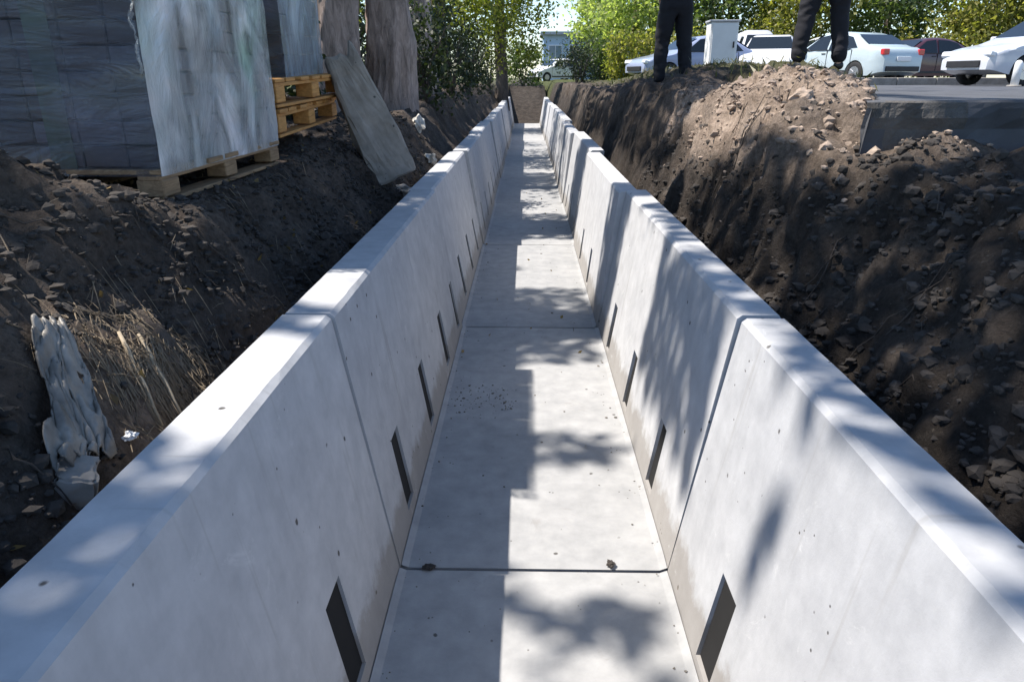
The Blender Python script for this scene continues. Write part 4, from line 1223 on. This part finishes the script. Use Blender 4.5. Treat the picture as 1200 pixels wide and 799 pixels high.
    for s in (-1, 1):                       # shut lines, roof rails of the doors, wheel arch lips
        for xg in (spec['ws'][0][0] + .12, .16, spec['bw'] - .18):
            q = MB()
            q.box((xg, s * wide * (car_w(.7) + .003), .68), (.012, .02, .54)); q.build("door_gap", M['trim'], root)
        MB().box((0.1, s * wide * (car_w(.96) + .004), .962), (1.9, .016, .018)).build("window_trim", M['trim'], root)
    f, r = spec['front'], spec['rear']
    for s in (-1, 1):
        MB().box((f + .10, s * wide * .60, .66), (.16, .34, .13), (0, .25, s * .22), ch=.03).build("headlight", M['lens'], root)
        zz = .86 if spec is not VAN else 1.0
        MB().box((r - .075, s * wide * .66, zz), (.14, .22, .24 if spec is not SEDAN else .16), ch=.02).build("tail_light", M['red'], root)
        mr = MB(); mr.box((spec['ws'][0][0] + .22, s * wide * (CAR_W + .075), spec['ws'][0][1] + .06), (.09, .17, .12), ch=.025); mr.build("wing_mirror", paint, root)
        MB().box((.02, s * wide * (car_w(.86) + .008), .86), (.16, .025, .028), ch=.006).build("door_handle", M['trim'], root)
        MB().box((0, s * wide * (CAR_W + .004), .36), (spec['bw'] - spec['fw'] - .75, .02, .07), ch=.006).build("sill_trim", M['trim'], root)
    MB().box((f - .005, 0, .46), (.05, 1.0 * wide, .14), ch=.01).build("grille", M['trim'], root)
    MB().box((r + .005, 0, .42), (.05, 1.25 * wide, .13), ch=.01).build("rear_bumper_trim", M['trim'], root)
    MB().box((r + .012, 0, .68), (.02, .52, .115), ch=.004).build("number_plate", M['white'], root)
    return root
RZ = 1.605
car(SEDAN, (11.95, 17.6, road_z(0, 18) + .004), 0.16, M['car_silver'], "silver saloon car parked side on beside the short white post")
car(SEDAN, (9.75, 23.6, RZ), -1.18, M['car_teal'], "pale grey green saloon with a red tail lamp behind the standing figure")
car(SEDAN, (13.6, 27.0, RZ), 0.25, M['car_maroon'], "dark red saloon car between the pale grey green saloon and silver saloon")
car(HATCH, (8.25, 26.0, RZ), 1.2, M['car_white'], "white hatchback parked right of the white cabinet")
car(HATCH, (10.9, 27.2, RZ), 1.5, M['car_white'], "white car seen between the standing figure's legs")
car(SEDAN, (5.6, 25.5, RZ), 0.3, M['car_blue'], "blue grey saloon car behind the white cabinet")
car(VAN, (9.3, 31.6, RZ), 1.45, M['greyp'], "grey van parked behind the white hatchback", "van")
car(HATCH, (2.1, 54.0, 1.5), 0.5, M['car_white'], "small white car far beyond the end of the trench")

# white roadside cabinet on a pale blue plinth
cb = empty("utility_cabinet", (3.02, 12.0, gz(3.02, 12.0)), 0.0, "white upright cabinet on a pale blue base beside the black trousered figure", "cabinet")
zb = gz(3.02, 12.0); b0 = 1.93 - zb
MB().box((0, 0, b0 / 2 - .1), (.36, .26, b0 + .2), ch=.01).build("plinth", M['paleblue'], cb)
MB().box((0, 0, b0 + .33), (.42, .32, .66), ch=.012).build("cabinet_box", M['white'], cb)
MB().box((0, -.166, b0 + .33), (.37, .012, .60), ch=.004).build("door", M['white'], cb)
MB().box((0, 0, b0 + .675), (.46, .36, .03), ch=.006).build("cabinet_roof", M['greyp'], cb)
MB().box((.15, -.18, b0 + .34), (.02, .02, .09), ch=.004).build("handle", M['trim'], cb)
# short white post on the road edge
mb = MB(); zp = road_z(0, 15)
pp = empty("bollard", (9.72, 15.2, zp), 0, "short white post standing on the road before the silver saloon", "bollard")
MB().tube([(0, 0, 0), (0, 0, .42), (0, 0, .47), (0, 0, .49)], [.075, .07, .055, .02], 14).build("post", M['white'], pp, True)
MB().tube([(0, 0, .001), (0, 0, .03)], [.14, .12], 14).build("base_plate", M['oldconc'], pp, True)

# pale blue low building behind
bd = empty("pale_blue_building", (5.6, 64, 1.5), 0.0, "low pale blue building with windows far behind the trench", "building")
MB().box((0, 0, 1.75), (8.5, 5, 3.5)).build("wall", M['wallblue'], bd)
MB().box((0, -.1, 3.6), (9.0, 5.6, .22)).build("roof", M['roofm'], bd)
for k in range(5):
    x = -3.3 + k * 1.65
    f = MB().box((x, -2.52, 2.0), (1.1, .06, 1.5)).build("window", M['white'], bd)
    MB().box((x - .26, -2.56, 2.0), (.46, .03, 1.34)).build("pane", M['pane'], f)
    MB().box((x + .26, -2.56, 2.0), (.46, .03, 1.34)).build("pane", M['pane'], f)
